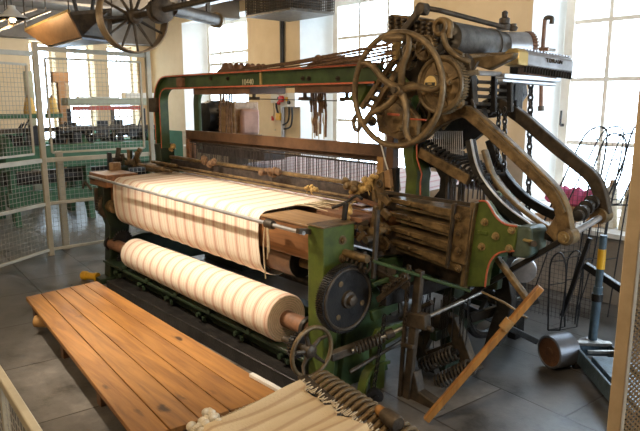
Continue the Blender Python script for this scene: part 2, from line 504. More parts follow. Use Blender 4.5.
ops = [(-10.95, -8.75, -10.68, -8.95, .85), (-7.36, -5.15, -7.05, -5.4, .55), (-3.54, -1.3, -3.38, -1.5, .62)]
HEAD = 3.2
wb = MB()
TH = .5
xs = XL-.6
edges_in = [XL-.6]; edges_out = [XL-.6]
for a, b_, c, d, s in ops:
    edges_in += [a, b_]; edges_out += [c, d]
edges_in.append(XR+.2); edges_out.append(XR+.2)
for i in range(0, len(edges_in), 2):
    wb.prism([(edges_in[i], YB), (edges_in[i+1], YB), (edges_out[i+1], YB+TH), (edges_out[i], YB+TH)], 'Z', 0, ZC)
for a, b_, c, d, s in ops:
    wb.prism([(a, YB), (b_, YB), (d, YB+TH), (c, YB+TH)], 'Z', 0, s)
    wb.prism([(a, YB), (b_, YB), (d, YB+TH), (c, YB+TH)], 'Z', HEAD, ZC)
wo = struct(wb, 'wall_back', 'wall_dado', smooth=False)
wo.data.materials.append(M['reveal'])
for p in wo.data.polygons:
    if abs(p.normal.y) < .95: p.material_index = 1

def window(name, x0, x1, z0, z1, y, cols, rows, axis='Y', fr=.06, mull=.045):
    """frame with glazing bars; axis is the wall's normal"""
    m = MB()
    def bx(a, b_, c, d, t=.035):
        if axis == 'Y': m.box(a, b_, y-t, y+t, c, d)
        else: m.box(y-t, y+t, a, b_, c, d)
    bx(x0, x0+fr, z0, z1); bx(x1-fr, x1, z0, z1); bx(x0+fr, x1-fr, z0, z0+fr); bx(x0+fr, x1-fr, z1-fr, z1)
    for i in range(1, cols):
        xx = x0+(x1-x0)*i/cols
        bx(xx-mull/2, xx+mull/2, z0+fr, z1-fr, .02)
    for zz in rows: bx(x0+fr, x1-fr, zz-mull/2, zz+mull/2, .019)
    w = struct(m, name, 'frame', bevel=.004)
    g = MB()
    if axis == 'Y': g.box(x0+fr, x1-fr, y-.003, y+.003, z0+fr, z1-fr)
    else: g.box(y-.003, y+.003, x0+fr, x1-fr, z0+fr, z1-fr)
    g.build('pane', 'glass', w, smooth=False)
    return w
window('window_1', -10.68, -8.95, .87, HEAD, 6.42, 4, [1.35, 1.9, 2.42, 2.62], fr=.08)
window('window_2', -7.05, -5.4, .57, HEAD, 6.42, 3, [1.45, 2.05, 2.65], fr=.10)
window('window_3', -3.38, -1.5, .64, HEAD, 6.42, 4, [1.3, 1.96, 2.55], fr=.10)
for i, (a, b_, c, d, s) in enumerate(ops):
    struct(MB().prism([(a-.03, YB-.05), (b_+.03, YB-.05), (b_, YB), (d, YB+.4), (c, YB+.4), (a, YB)], 'Z', s+.001, s+.03), 'trim_%d' % (i+1), 'frame')
t = at(563, 118, Y=6.38)
hd = MB(); hd.box(t.x-.015, t.x+.015, 6.355, 6.385, t.z-.09, t.z-.06); hd.tube([(t.x, 6.36, t.z-.08), (t.x, 6.33, t.z-.07), (t.x+.005, 6.325, t.z+.08)], .011, 8)
hd.build('window_handle', 'black_iron', bpy.data.objects['window_3'])

window('window_7', RW[0], RW[1], RW[2], RW[3], XR+.2, 4, [1.3, 1.9, 2.4], 'X', .07, .04)  # added unseen window, puts bluish daylight on the floor at right
# left wall with three narrow windows seen through the mesh
lops = [(3.62, 4.08), (4.30, 4.82), (5.10, 5.72)]
wl = MB(); yy = YF-.3
for a, b_ in lops:
    wl.box(XL-.45, XL, yy, a, 0, ZC); yy = b_
    wl.box(XL-.45, XL, a, b_, 0, .95); wl.box(XL-.45, XL, a, b_, 2.84, ZC)
wl.box(XL-.45, XL, yy, YB+.02, 0, ZC)
M['wall_left'] = wall_paint('dado_painted_plaster_left', 50)
struct(wl, 'wall_left', 'wall_left', smooth=False)
for i, (a, b_) in enumerate(lops):
    window('window_%d' % (i+4), a, b_, .95, 2.84, XL-.3, 2, [1.4, 1.9, 2.4], 'X', .04, .02)
struct(MB().box(XL, XL+.35, YF, YB, 2.86, ZC), 'trim_4', 'ceiling')
struct(MB().box(-9.2, -8.95, YF, YB, 3.08, ZC), 'trim_5', 'ceiling', bevel=.01)
struct(MB().box(-6.2, -5.98, YF, YB, 3.14, ZC), 'trim_6', 'ceiling', bevel=.01)

# ------------------------------------------------------------------ lights and sky
w = bpy.data.worlds.new('sky'); SC.world = w; w.use_nodes = True
bg = w.node_tree.nodes['Background']
bg.inputs['Color'].default_value = (.72, .87, 1, 1)
bg.inputs['Strength'].default_value = SKY
for i, (c, d, z0, y) in enumerate([(-10.6, -9, .9, 6.55), (-7, -5.45, .9, 6.55), (-3.3, -1.55, .7, 6.55)]):
    l = bpy.data.lights.new('window_daylight', 'AREA'); l.shape = 'RECTANGLE'; l.size = d-c; l.size_y = 3.2-z0
    l.cycles.is_portal = True
    o = bpy.data.objects.new('window_daylight', l); COL.objects.link(o)
    o.location = ((c+d)/2, y, (z0+3.2)/2); o.rotation_euler = (-PI/2, 0, 0)

l = bpy.data.lights.new('window_daylight', 'AREA'); l.shape = 'RECTANGLE'; l.size = 2.4; l.size_y = 2.7; l.cycles.is_portal = True  # portal for the added right-hand window
o = bpy.data.objects.new('window_daylight', l); COL.objects.link(o); o.location = (XR+.32, 4.35, 1.7); o.rotation_euler = (0, PI/2, 0)
def lamp(kind, loc, power, col, size=.1, target=None, angle=60, blend=.6):
    l = bpy.data.lights.new('hall_light', kind); l.energy = power; l.color = col
    if kind == 'SPOT': l.spot_size = math.radians(angle); l.spot_blend = blend
    if kind == 'AREA': l.shape = 'DISK'; l.size = size
    else: l.shadow_soft_size = size
    o = bpy.data.objects.new('hall_light', l); COL.objects.link(o); o.location = loc
    if target is not None:
        o.rotation_euler = (V(target)-V(loc)).to_track_quat('-Z', 'Y').to_euler()
    return o
WARM = (1., .70, .38)
# spotlight that picks out the cloth, the hall's ceiling lamps, and one lamp added out of view
lamp('SPOT', (-4.15, .9, 3.2), 640, (1, .85, .66), .06, (-3.95, 2.1, .75), 62, .8)
lamp('POINT', (-7.27, 1.98, 2.53), 9, WARM, .06)
lamp('POINT', (-9.6, 3.6, 2.9), 60, (1, .74, .45), .12)
lamp('POINT', (-1.0, .9, 3.1), 130, (1, .78, .52), .15)
lamp('POINT', (-4.2, -.8, 3.1), 120, (1, .76, .48), .15)  # added lamp, brightens the surfaces that face the camera
lamp('POINT', (-4.4, 4.3, 3.1), 40, (1, .78, .50), .12)
lamp('POINT', (-8.2, 4.6, 3.1), 40, (1, .78, .50), .12)
SC.view_settings.view_transform = 'Standard'
SC.view_settings.look = 'None'
SC.view_settings.gamma = 1
SC.view_settings.exposure = EXPOSURE
SC.cycles.max_bounces = 8
SC.cycles.sample_clamp_indirect = 6
# ------------------------------------------------------------------ mesh fence round the loom
def mesh_panel(root, p, q, z0, z1, step=.047, r=.0021, name='wire_mesh', mat='wire'):
    p = V(p); q = V(q); L = (q-p).length; n = int(L/step); m = MB()
    for i in range(1, n):
        a = p+(q-p)*i/n
        m.tube([(a.x, a.y, z0), (a.x, a.y, z1)], r, 4, caps=False)
    k = int((z1-z0)/step)
    for i in range(1, k):
        z = z0+(z1-z0)*i/k
        m.tube([(p.x, p.y, z), (q.x, q.y, z)], r, 4, caps=False)
    return m.build(name, mat, root, smooth=False)

def fence(name, label, p, q, top_p, top_q, posts, group=None):
    p = V(p); q = V(q)
    root = thing(name, label, 'fence', (p.x, p.y, 0), group)
    d = (q-p).normalized(); n = V((-d.y, d.x, 0))
    for e in posts:
        a = {'p': p, 'q': q}[e]
        MB().bar((a.x, a.y, 0), (a.x, a.y, {'p': top_p, 'q': top_q}[e]), .055, .055).build('post', 'fence', root, bevel=.004)
    for z, h in ((.07, .03), (.60, .035), (1.09, .05)):
        MB().bar((p.x, p.y, z), (q.x, q.y, z), .03, h).build('rail', 'fence', root, bevel=.003)
    MB().bar((p.x, p.y, top_p-.06), (q.x, q.y, top_q-.06), .03, .05).build('rail', 'fence', root, bevel=.003)
    # inner frame of the upper panel
    a = p+d*.10; b_ = q-d*.10; f = MB(); zt = min(top_p, top_q)-.14
    for e in (a, b_): f.bar((e.x, e.y, 1.17), (e.x, e.y, zt), .022, .022)
    for z in (1.17, zt): f.bar((a.x, a.y, z), (b_.x, b_.y, z), .022, .022)
    f.build('panel_frame', 'fence', root)
    mesh_panel(root, a, b_, 1.17, zt)
    mesh_panel(root, p, q, .08, 1.08, .05)
    return root
F0 = V((-7.16, 2.14, 0)); F1 = V((-7.16, 3.44, 0)); FA = V((-6.35, .86, 0))
fence('mesh_fence', 'pale wire mesh fence panel spanning between its two tall posts, beyond the striped cloth', F0, F1, 2.36, 2.34, 'pq', 'mesh fence panels')
fence('mesh_fence', 'pale wire mesh fence panel at the left edge, its far end meeting the tall post', F0+(FA-F0).normalized()*.04, FA, 2.30, 2.26, 'q', 'mesh fence panels')
# short post standing behind the fence
r = MB().bar(at(66, 245, X=-7.35).to_2d().to_3d(), (at(66, 245, X=-7.35).x, at(66, 245, X=-7.35).y, 1.17), .075, .06).build('fence_post', 'fence', loc=(at(66, 245, X=-7.35).x, at(66, 245, X=-7.35).y, 0), bevel=.004)
tag(r, 'short pale square post standing just behind the mesh fence', 'post')

# near guard rail at the lower left corner
g0 = at(-25, 335, Z=1.0); g1 = at(37, 435, Z=1.0)
r = thing('guard_rail', 'pale yellow guard rail close by in the lower left corner', 'rail', (g0.x, g0.y, 0))
d = (g1-g0).normalized(); e = g1+d*.12
MB().bar(g0, e, .022, .03).build('top_rail', 'fence', r, bevel=.004)
p = at(2, 378, Z=1.0)
MB().bar((p.x, p.y, 0), (p.x, p.y, 1.0), .018, .018).build('post', 'fence', r)
MB().bar((e.x, e.y, 0), (e.x, e.y, 1.0), .022, .022).build('post', 'fence', r)
MB().bar((g0.x, g0.y, .1), (e.x, e.y, .1), .02, .02).build('bottom_rail', 'fence', r)
mesh_panel(r, g0, e, .1, .99, .03, .001)

# near perforated guard at the right edge
q0 = at(615, 431, Y=1.30); px = q0.x; py_ = 1.30
r = thing('mesh_guard', 'tan framed guard of diamond mesh close by at the right edge', 'guard', (px, py_, 0))
GWD = .22; pd = V((.6, .8, 0)).normalized(); pe = V((px, py_, 0))+pd*GWD
top = 2.3
m = MB(); m.bar((px, py_, 0), (px, py_, top), .02, .03); m.bar((pe.x, pe.y, 0), (pe.x, pe.y, top), .02, .03)
m.bar((px, py_, top), (pe.x, pe.y, top), .03, .02); m.bar((px, py_, .05), (pe.x, pe.y, .05), .03, .02)
m.build('panel_frame', 'mesh_tan', r, bevel=.003)
m = MB(); st = .012
n = int(GWD/st)
for i in range(-int(top/st), n):
    for sgn in (1, -1):
        # diagonal strands clipped to the panel
        a0, a1 = (i*st, i*st+top) if sgn > 0 else (i*st+top, i*st)
        pts = []
        for t0 in (0., 1.):
            pts.append((a0+(a1-a0)*t0, t0*top))
        (u0, z0), (u1, z1) = pts
        lo, hi = 0., 1.
        du = u1-u0
        ta, tb = (0-u0)/du, (GWD-u0)/du
        if ta > tb: ta, tb = tb, ta
        lo = max(lo, ta); hi = min(hi, tb)
        if hi-lo < .01: continue
        P0 = V((px, py_, 0))+pd*(u0+du*lo); P1 = V((px, py_, 0))+pd*(u0+du*hi)
        m.tube([(P0.x, P0.y, top*lo), (P1.x, P1.y, top*hi)], .0024, 3, caps=False)
m.build('diamond_mesh', 'mesh_tan', r, smooth=False)

# ------------------------------------------------------------------ second loom behind the fence
r = thing('power_loom', 'green machine with a shelf and red rail behind the mesh fence', 'loom', (-9.4, 4.2, 0))
X0 = -9.5
def bz(py): return at(85, py, X=X0).z
yl, yr = at(-6, 130, X=X0).y, at(147, 130, X=X0).y
for y in (yl+.1, (yl+yr)/2, yr-.1):
    MB().prism([(-9.2, 0), (-9.05, 0), (-9.15, .5), (-9.1, 1.1), (-9.3, 1.25), (-9.8, 1.25), (-10, .5), (-10.1, 0), (-9.9, 0), (-9.75, .6), (-9.4, .6)], 'Y', y-.04, y+.04).build('end_frame', 'bright_green', r, bevel=.006)
MB().box(-9.25, -9.05, yl, yr, .80, 1.12).build('breast_beam', 'bright_green', r, bevel=.01)
MB().box(-9.2, -9.08, yl, yr, .28, .48).build('cross_rail', 'bright_green', r, bevel=.01)
MB().cyl((-9.35, yl, .65), (-9.35, yr, .65), .10, 18).build('roller', 'black_iron', r)
for y in (at(68, 104, X=X0).y, at(112, 104, X=X0).y, yr-.05):
    MB().box(X0-.03, X0+.03, y-.025, y+.025, 1.0, 1.62).build('shelf_post', 'black_iron', r, bevel=.004)
MB().box(X0-.14, X0+.16, at(64, 104, X=X0).y, yr+.02, 1.67, 1.78).build('shelf', 'sage', r, bevel=.006)
MB().box(X0+.10, X0+.16, at(70, 108, X=X0).y, at(136, 108, X=X0).y, 1.60, 1.66).build('red_rail', 'red_shelf', r)
m = MB()
for i in range(46):
    y = yl+.1+(yr-yl-.2)*random.random(); z = 1.13+random.random()*.22; x = X0+random.uniform(-.2, .35)
    k = random.random()
    m = MB()
    if k < .4: m.cyl((x, y-.05, z), (x, y+.06+random.random()*.12, z), .02+random.random()*.05, 10)
    elif k < .75: m.box(x-.02, x+.03, y-.04, y+.05+random.random()*.1, z-.12, z+random.random()*.14)
    else: m.tube([(x, y, z-.1), (x+.02, y+.05, z+.12), (x-.04, y+.12, z+.2)], .012, 6)
    m.build(['motion_shaft', 'motion_block', 'motion_lever'][0 if k < .4 else 1 if k < .75 else 2], 'black_iron', r)
m = MB()
for i in range(26):
    y = at(72, 104, X=X0).y+(yr-.1-at(72, 104, X=X0).y)*i/25
    m.tube([(X0+.05, y, 1.62), (X0+.1, y+random.uniform(-.03, .03), 1.16)], .004, 4)
m.build('harness_cords', 'string', r, kind='stuff')
MB().box(-9.35, -9.2, yl, yr, 1.30, 1.36).build('hand_rail', 'iron', r, bevel=.006)
MB().box(-9.3, -9.1, yl, at(40, 110, X=-9.2).y, 1.50, 1.56).build('side_shelf', 'bright_green', r, bevel=.005)

def cone(name, loc, h, r0, mat, label, group):
    root = thing(name, label, 'yarn cone', loc, group)
    x, y, z = loc
    MB().lathe((x, y, z), (0, 0, 1), [(0, r0*.9), (.01, r0), (h*.82, r0*.55), (h*.86, r0*.42)], 20).build('yarn', mat, root)
    MB().lathe((x, y, z+h*.86), (0, 0, 1), [(0, r0*.33), (h*.14, r0*.22)], 12).build('cone_tip', 'cardboard', root)
    return root
for pxx, lab, zb in ((29, 'yellow yarn cone on the low shelf, behind the tall fence post', 1.56), (52, 'yellow yarn cone beside the end of the long shelf', 1.56)):
    p = at(pxx, 103, X=-9.2)
    cone('yarn_cone', (p.x, p.y, 1.56), .26, .085, 'cone_yellow', lab, 'yellow yarn cones')
MB().box(-9.3, -9.1, at(46, 104, X=-9.2).y, at(60, 104, X=-9.2).y, 1.50, 1.56).build('shelf_bracket', 'bright_green', r)
# papers on the long shelf
for pxx, ln, col, lab in ((78, .22, 'white_plastic', 'small white packet lying on the long shelf, nearest the yellow cones'), (90, .24, 'grey_plastic', 'grey packet lying in the middle of the long shelf'), (104, .22, 'white_plastic', 'white packet on the long shelf, left of the stack of pale boxes')):
    p = at(pxx, 106, X=X0+.05)
    tag(MB().box(X0-.03, X0+.13, p.y, p.y+ln, 1.781, 1.80).build('packet', col, loc=(X0+.05, p.y, 1.781)), lab, 'packet', 'packets on the long shelf')
p = at(124, 100, X=X0+.05)
tag(MB().box(X0-.06, X0+.12, p.y, p.y+.52, 1.781, 1.86).build('box', 'reveal', loc=(X0, p.y, 1.781), bevel=.004), 'low pale box at the right end of the long shelf', 'box')
# timber uprights leaning behind the second loom
for pxx, h, lab in ((62, 2.15, 'brown timber upright with a square head behind the second loom'), (30, 2.2, 'tall pale upright behind the tall fence post')):
    p = at(pxx, 100, X=-10.6)
    root = thing('upright', lab, 'post', (p.x, p.y, 0))
    MB().box(p.x-.05, p.x+.05, p.y-.06, p.y+.06, 0, h).build('shaft', 'cardboard' if pxx > 40 else 'sage', root, bevel=.004)
    if pxx > 40: MB().box(p.x-.06, p.x+.06, p.y-.14, p.y+.12, h-.12, h+.05).build('head', 'cardboard', root, bevel=.004)

# ------------------------------------------------------------------ things under the ceiling
# line shaft with big spoked pulley
c = at(133, 17, Y=2.81)
r = thing('line_shaft', 'overhead line shaft with a big twelve-spoked tan pulley', 'line shaft', tuple(c))
R = .355
MB().lathe(c-V((.075, 0, 0)), (1, 0, 0), [(0, R-.012), (0, R), (.075, R+.006), (.15, R), (.15, R-.012), (.085, R-.014), (0, R-.012)], 56, caps=False).build('pulley_rim', 'pulley', r)
for k in range(12):
    a = 2*PI*k/12+.1
    d = V((0, math.cos(a), math.sin(a)))
    MB().tube([c+d*.05, c+d*(R-.01)], [.017, .012], 8).build('spoke', 'iron', r)
MB().lathe(c-V((.09, 0, 0)), (1, 0, 0), [(0, .05), (.02, .075), (.16, .075), (.18, .05)], 24).build('hub', 'iron', r)
MB().cyl(c-V((2.2, 0, 0)), c+V((2.6, 0, 0)), .028, 16).build('shaft', 'iron', r)
cc = at(160, 10, Y=c.y)
MB().lathe((cc.x-.1, c.y, c.z), (1, 0, 0), [(0, .05), (.02, .10), (.05, .115), (.06, .09), (.13, .085), (.14, .115), (.17, .115), (.2, .05)], 28).build('belt_drum', 'iron', r)
for x in (c.x+.62, c.x-1.3):
    m = MB(); m.box(x-.04, x+.04, c.y-.09, c.y+.09, c.z-.06, c.z+.07); m.bar((x, c.y-.06, c.z+.06), (x, c.y-.22, ZC), .05, .03); m.bar((x, c.y+.06, c.z+.06), (x, c.y+.22, ZC), .05, .03)
    m.build('hanger_bearing', 'black_iron', r, bevel=.004)
# dark pipe running back from the shaft
a = at(172, 9, Y=2.9); b_ = V((a.x-.35, 4.4, a.z-.02)); b_ = at(216, 20, Y=3.75)
r = thing('countershaft', 'dark tube running back from the drum below the ceiling', 'shaft', tuple(a))
MB().cyl(a, b_, .062, 20).build('tube', 'iron', r)
MB().lathe(b_, b_-a, [(0, .062), (0, .085), (.05, .085), (.05, .04)], 20).build('end_collar', 'iron_tan', r)
for f in (.25, .8):
    p = a+(b_-a)*f; MB().bar(p+V((0, 0, .04)), (p.x, p.y, ZC), .04, .03).build('hanger', 'black_iron', r)
# tan sheet metal hood
r = thing('ceiling_hood', 'tan sheet metal hood with a blue-grey underside below the ceiling', 'hood', tuple(at(60, 40, X=-6.9)))
A0 = at(25, 33, Y=2.15); A1 = at(70, 11, Y=2.22); A2 = at(83, 37, Y=2.4); A3 = at(48, 47, Y=2.4)
A0 = at(26, 31, X=-7.6); A1 = at(69, 12, X=-6.6); A2 = at(82, 37, X=-6.45); A3 = at(48, 46, X=-7.35)
up = V((0, 0, .02)); bk = V((-.55, .75, 0))
B2 = at(112, 41, X=-6.6); B3 = at(60, 46, X=-7.5)
n = (A1-A0).cross(A2-A0).normalized()*.02
MB().add([A0, A1, A2, A3, A0-n, A1-n, A2-n, A3-n], [(0, 1, 2, 3), (7, 6, 5, 4), (0, 4, 5, 1), (1, 5, 6, 2), (2, 6, 7, 3), (3, 7, 4, 0)]).build('front_plate', 'copper', r)
MB().add([A3, A2, B2, B3, A3-V((0, 0, .02)), A2-V((0, 0, .02)), B2-V((0, 0, .02)), B3-V((0, 0, .02))], [(0, 1, 2, 3), (7, 6, 5, 4), (0, 4, 5, 1), (1, 5, 6, 2), (2, 6, 7, 3), (3, 7, 4, 0)]).build('underside', 'duct', r)
C1 = at(70, 5, X=-6.6); C2 = at(112, 8, X=-6.6)
n2 = V((-.02, 0, 0))
MB().add([A1, A2, B2, C2, A1+n2, A2+n2, B2+n2, C2+n2], [(0, 1, 2, 3), (7, 6, 5, 4), (0, 4, 5, 1), (1, 5, 6, 2), (2, 6, 7, 3), (3, 7, 4, 0)]).build('side_plate', 'iron', r)
MB().bar(A0+V((0, 0, .01)), A1+V((0, 0, .01)), .03, .03).build('rim', 'brass_plate', r)
for p in (A1, A0, C2):
    MB().cyl(p, (p.x, p.y, ZC), .008, 6).build('hanger_rod', 'iron', r)
# conduits
for k, (pa, pb) in enumerate((((-5, 32), (50, 11)), ((-5, 22), (36, 9)))):
    a = at(*pa, X=-6.9); b_ = at(*pb, X=-9.5)
    a = V((a.x, a.y, 3.1)) if False else a
    b_ = at(*pb, Y=a.y+1.2)
    root = thing('conduit', ['tan conduit pipe slanting below the ceiling, the lower one', 'tan conduit pipe just behind the glowing lamp'][k], 'pipe', tuple(a))
    MB().cyl(a, b_, .016, 10).build('pipe', 'iron_tan', root)
    for f in (.2, .9):
        p = a+(b_-a)*f; MB().cyl(p, (p.x, p.y, ZC), .006, 6).build('hanger', 'iron', root)
# lamp
L = V((-7.27, 1.98, 2.605))
r = thing('pendant_lamp', 'glowing bulb under a white enamel shade hanging at top left', 'lamp', tuple(L))
MB().lathe(L-V((0, 0, .0)), (0, 0, 1), [(0, .155), (.012, .15), (.05, .09), (.10, .04), (.13, .035), (.128, .03), (.098, .034), (.045, .085), (.004, .148), (0, .155)], 32).build('shade', 'white_plastic', r)
MB().lathe(L-V((0, 0, .045)), (0, 0, 1), [(0, .001), (.008, .022), (.03, .034), (.06, .026), (.09, .014)], 18).build('bulb', 'bulb', r)
MB().cyl(L+V((0, 0, .12)), (L.x, L.y, ZC), .006, 8).build('cord', 'cord', r)
# mesh cage hanging in front of the pier
r = thing('cable_tray', 'grey perforated box hanging from the ceiling in front of the pier', 'tray', tuple(at(270, 10, Y=5.2)))
c0 = at(246, 20, Y=5.0); c1 = at(288, 27, Y=5.0)
x0, x1 = c0.x, c1.x
zb = 2.90
m = MB(); st = .035
pt = [(x0, 5.0), (x1, 5.0), (x1+.05, 5.75), (x0+.05, 5.75)]
for i in range(4):
    a = V((*pt[i], 0)); b_ = V((*pt[(i+1) % 4], 0)); n = int((b_-a).length/st)
    for k in range(n):
        p = a+(b_-a)*k/n; m.tube([(p.x, p.y, zb), (p.x, p.y, ZC)], .0085, 4, caps=False)
    for k in range(int((ZC-zb)/st)):
        z = zb+st*k; m.tube([(a.x, a.y, z), (b_.x, b_.y, z)], .0085, 4, caps=False)
m.build('perforated_sides', 'iron', r, smooth=False)
MB().box(x0, x1+.05, 5.0, 5.75, zb-.03, zb).build('bottom', 'iron', r)
MB().box(x0+.2, x1-.1, 5.2, 5.6, zb+.02, zb+.25).build('cables', 'black_iron', r)
# grey beam across top
r = tag(MB().box(-8.6, -4.9, 4.7, 4.95, 3.12, 3.36).build('ceiling_duct', 'duct', loc=(-6.8, 4.8, 3.12), bevel=.01), 'long blue-grey duct under the ceiling in front of the tall windows', 'duct')

# ------------------------------------------------------------------ switchgear on the pier
yW = YB-.002
def wbox(px0, px1, py0, py1, dep, name, mat, root, bev=.006):
    a = at(px0, py0, Y=yW-dep); b_ = at(px1, py1, Y=yW-dep)
    return MB().box(a.x, b_.x, yW-dep, yW, b_.z, a.z).build(name, mat, root, bevel=bev)
r = thing('switch_box', 'electrical switch boxes with a red stop button on the cream pier', 'switch box', tuple(at(283, 130, Y=6)))
wbox(270.5, 279, 92, 103, .10, 'isolator_box', 'grey_plastic', r)
wbox(280, 287, 93, 107, .12, 'button_box', 'grey_plastic', r)
wbox(287, 295, 93, 107, .12, 'white_box', 'white_plastic', r)
p = at(282.5, 99, Y=5.88); MB().cyl(p, p-V((0, .05, 0)), .05, 20).build('stop_button', 'red_plastic', r)
p = at(279.5, 103, Y=5.88); MB().cyl(p, p-V((0, .03, 0)), .028, 16).build('red_button', 'red_plastic', r)
p = at(279.5, 98.5, Y=5.88); MB().cyl(p, p-V((0, .03, 0)), .028, 16).build('black_button', 'black_plastic', r)
p = at(289.5, 102.5, Y=5.88); MB().cyl(p, p-V((0, .03, 0)), .026, 16).build('black_button', 'black_plastic', r)
wbox(285.2, 286.8, 97, 101, .14, 'yellow_label', 'yellow', r, 0)
wbox(275.5, 280, 113, 120.5, .08, 'yellow_box', 'yellow', r)
m = MB(); c0 = at(282.6, 107, Y=5.96); c1 = at(282.6, 140, Y=5.96)
m.cyl((c0.x, 5.965, c1.z-.3), (c0.x, 5.965, c0.z), .030, 10); m.build('conduit', 'silver', r)
c1 = at(281.5, 22, Y=5.96); c2 = at(282.6, 93, Y=5.96)
MB().cyl((c1.x, 5.965, c2.z), (c1.x, 5.965, ZC), .035, 10).build('riser_pipe', 'black_iron', r)
def wp(px, py): return at(px, py, Y=5.95)
MB().tube(smooth_path([wp(289, 107), wp(289, 116), wp(287.5, 122), wp(283, 125)]), .014, 8).build('cable', 'cord', r)
MB().tube(smooth_path([wp(292, 107), wp(292, 120), wp(290, 127), wp(284, 129)]), .014, 8).build('cable', 'cord', r)
MB().tube(smooth_path([wp(276, 103), wp(276.5, 108), wp(278, 113)]), .016, 8).build('cable', 'cord', r)
MB().tube(smooth_path([wp(273.5, 103), wp(274, 112), wp(273, 118)]), .010, 8).build('cable', 'string', r)
p = wp(272.6, 118); MB().cyl(p+V((0, 0, .03)), p-V((0, 0, .04)), .022, 10).build('pendant_plug', 'red_plastic', r)
MB().box(p.x+.02, p.x+.03, 5.97, 5.99, p.z-.2, p.z-.18).build('cable_clip', 'grey_plastic', r)
# iron stay on the white reveal
r = thing('window_stay', 'rusty iron stay bar with a hooked top on the white reveal', 'stay bar', tuple(at(542, 110, Y=6.05)))
def rp(px, py): return at(px, py, Y=6.0)
MB().tube([rp(541, 109), rp(541.5, 70), rp(543, 45), rp(545, 19)], .022, 10).build('bar', 'rust', r)
MB().tube(smooth_path([rp(545, 19), rp(548, 17.5), rp(552, 18.5), rp(551.5, 24)]), .024, 10).build('hook', 'iron', r)
MB().cyl(rp(541, 106), rp(541, 111), .034, 12).build('foot', 'iron', r)
MB().cyl(rp(539.5, 49), rp(549, 49), .02, 10).build('pin', 'rust', r)
MB().bar(rp(542, 49), rp(542, 49)+V((0, .25, 0)), .03, .03).build('wall_fixing', 'iron', r)
# ------------------------------------------------------------------ the big loom
LM = thing('power_loom', 'old green cast-iron power loom weaving striped cloth', 'loom', (-4.2, 3.0, 0))
def part(mb, name, mat, parent=LM, **kw): return mb.build(name, mat, parent, **kw)
YFR = 2.27

# --- arched top beam: web + red-edged flanges
def arch(xl, xr, zc, y, zfoot, h, name, th=.035, lining=True):
    rad = .19
    path = [(xl, zfoot), (xl, zc-rad)]
    for k in range(1, 9):
        a = PI-k*PI/16
        path.append((xl+rad+rad*math.cos(a), zc-rad+rad*math.sin(a)))
    path.append((xr, zc))
    w = part(MB().strip(path, 'Y', y-th/2, y+th/2, h), name, 'green', bevel=.004)
    if lining:
        for s in (1, -1):
            P = []
            for i, p in enumerate(path):
                q0 = V(path[max(i-1, 0)]); q1 = V(path[min(i+1, len(path)-1)]); t = (q1-q0).normalized()
                P.append(V(p)+V((-t.y, t.x))*s*(h/2+.004))
            MB().strip(P, 'Y', y-.055, y+.035, .016).build('flange', 'green', w, bevel=.003)
            MB().strip(P, 'Y', y-.0575, y-.054, .012).build('red_lining', 'red', w)
    return w
ab = arch(-5.70, -2.72, 1.915, 2.87, 1.28, .105, 'top_beam')
arch(-5.62, -2.72, 1.90, 3.22, 1.25, .10, 'rear_top_beam', lining=False)
text('number', '10440', .068, 'plate_text', ab, (at(247.5, 81.8, Y=2.849).x, 2.849, at(247.5, 81.8, Y=2.849).z-.004), 0, .002, right=(1, 0, 0), upv=(0, 0, 1))
for px in (211, 228, 303, 309, 338):
    p = at(px, 78.5, Y=2.85); bolt(p, (0, -1, 0), .013, .012).build('bolt', 'iron', ab)
x = at(261, 78, Y=2.85).x
MB().box(x-.012, x+.012, 2.843, 2.853, 1.868, 1.962).build('joint_strap', 'brass_plate', ab)
x = at(182, 80, Y=2.85).x
MB().box(x-.06, x+.05, 2.82, 2.86, 1.87, 1.955).build('joint_bracket', 'rust', ab, bevel=.006)
# pulley rollers riding on the beam and the brackets below it
for (pa, pb) in (((222, 74), (252, 72)), ((312, 68), (350, 66))):
    a = at(pa[0], pa[1], Y=2.9); b_ = at(pb[0], pb[1], Y=2.9)
    for k in range(4):
        m = MB()
        y = 2.86+.10*k
        m.lathe((a.x+.1+.02*k, y, 2.0), (0, 1, 0), [(0, .05), (.01, .062), (.02, .05), (.05, .05), (.06, .062), (.07, .05)], 18)
        part(m, 'cord_pulley', 'rust')
    m = MB(); m.prism([(a.x-.02, 1.97), (b_.x, 1.97), (b_.x-.02, 1.995), (a.x+.2, 2.0), (a.x+.05, 2.01)], 'Y', 2.84, 3.2)
    part(m, 'pulley_bracket', 'dark_wood', bevel=.004)
for (xa, xb) in ((-5.02, -4.12), (-3.55, -2.95)):
    part(MB().box(xa, xb, 2.84, 3.2, 1.80, 1.862), 'hanger_board', 'dark_wood', bevel=.004)
for px in (254, 305, 347):
    m = MB(); p = at(px, 97, Y=2.95); m.bar((p.x, p.y, p.z), (p.x, p.y, 1.83), .02, .02); m.bar((p.x-.06, p.y, p.z-.012), (p.x+.06, p.y, p.z-.012), .03, .024)
    part(m, 'wire_hook', 'iron')
a = at(257, 99, Y=2.95); b_ = at(345, 101, Y=2.95)
part(MB().tube([a, b_], .004, 6), 'guide_wire', 'iron')
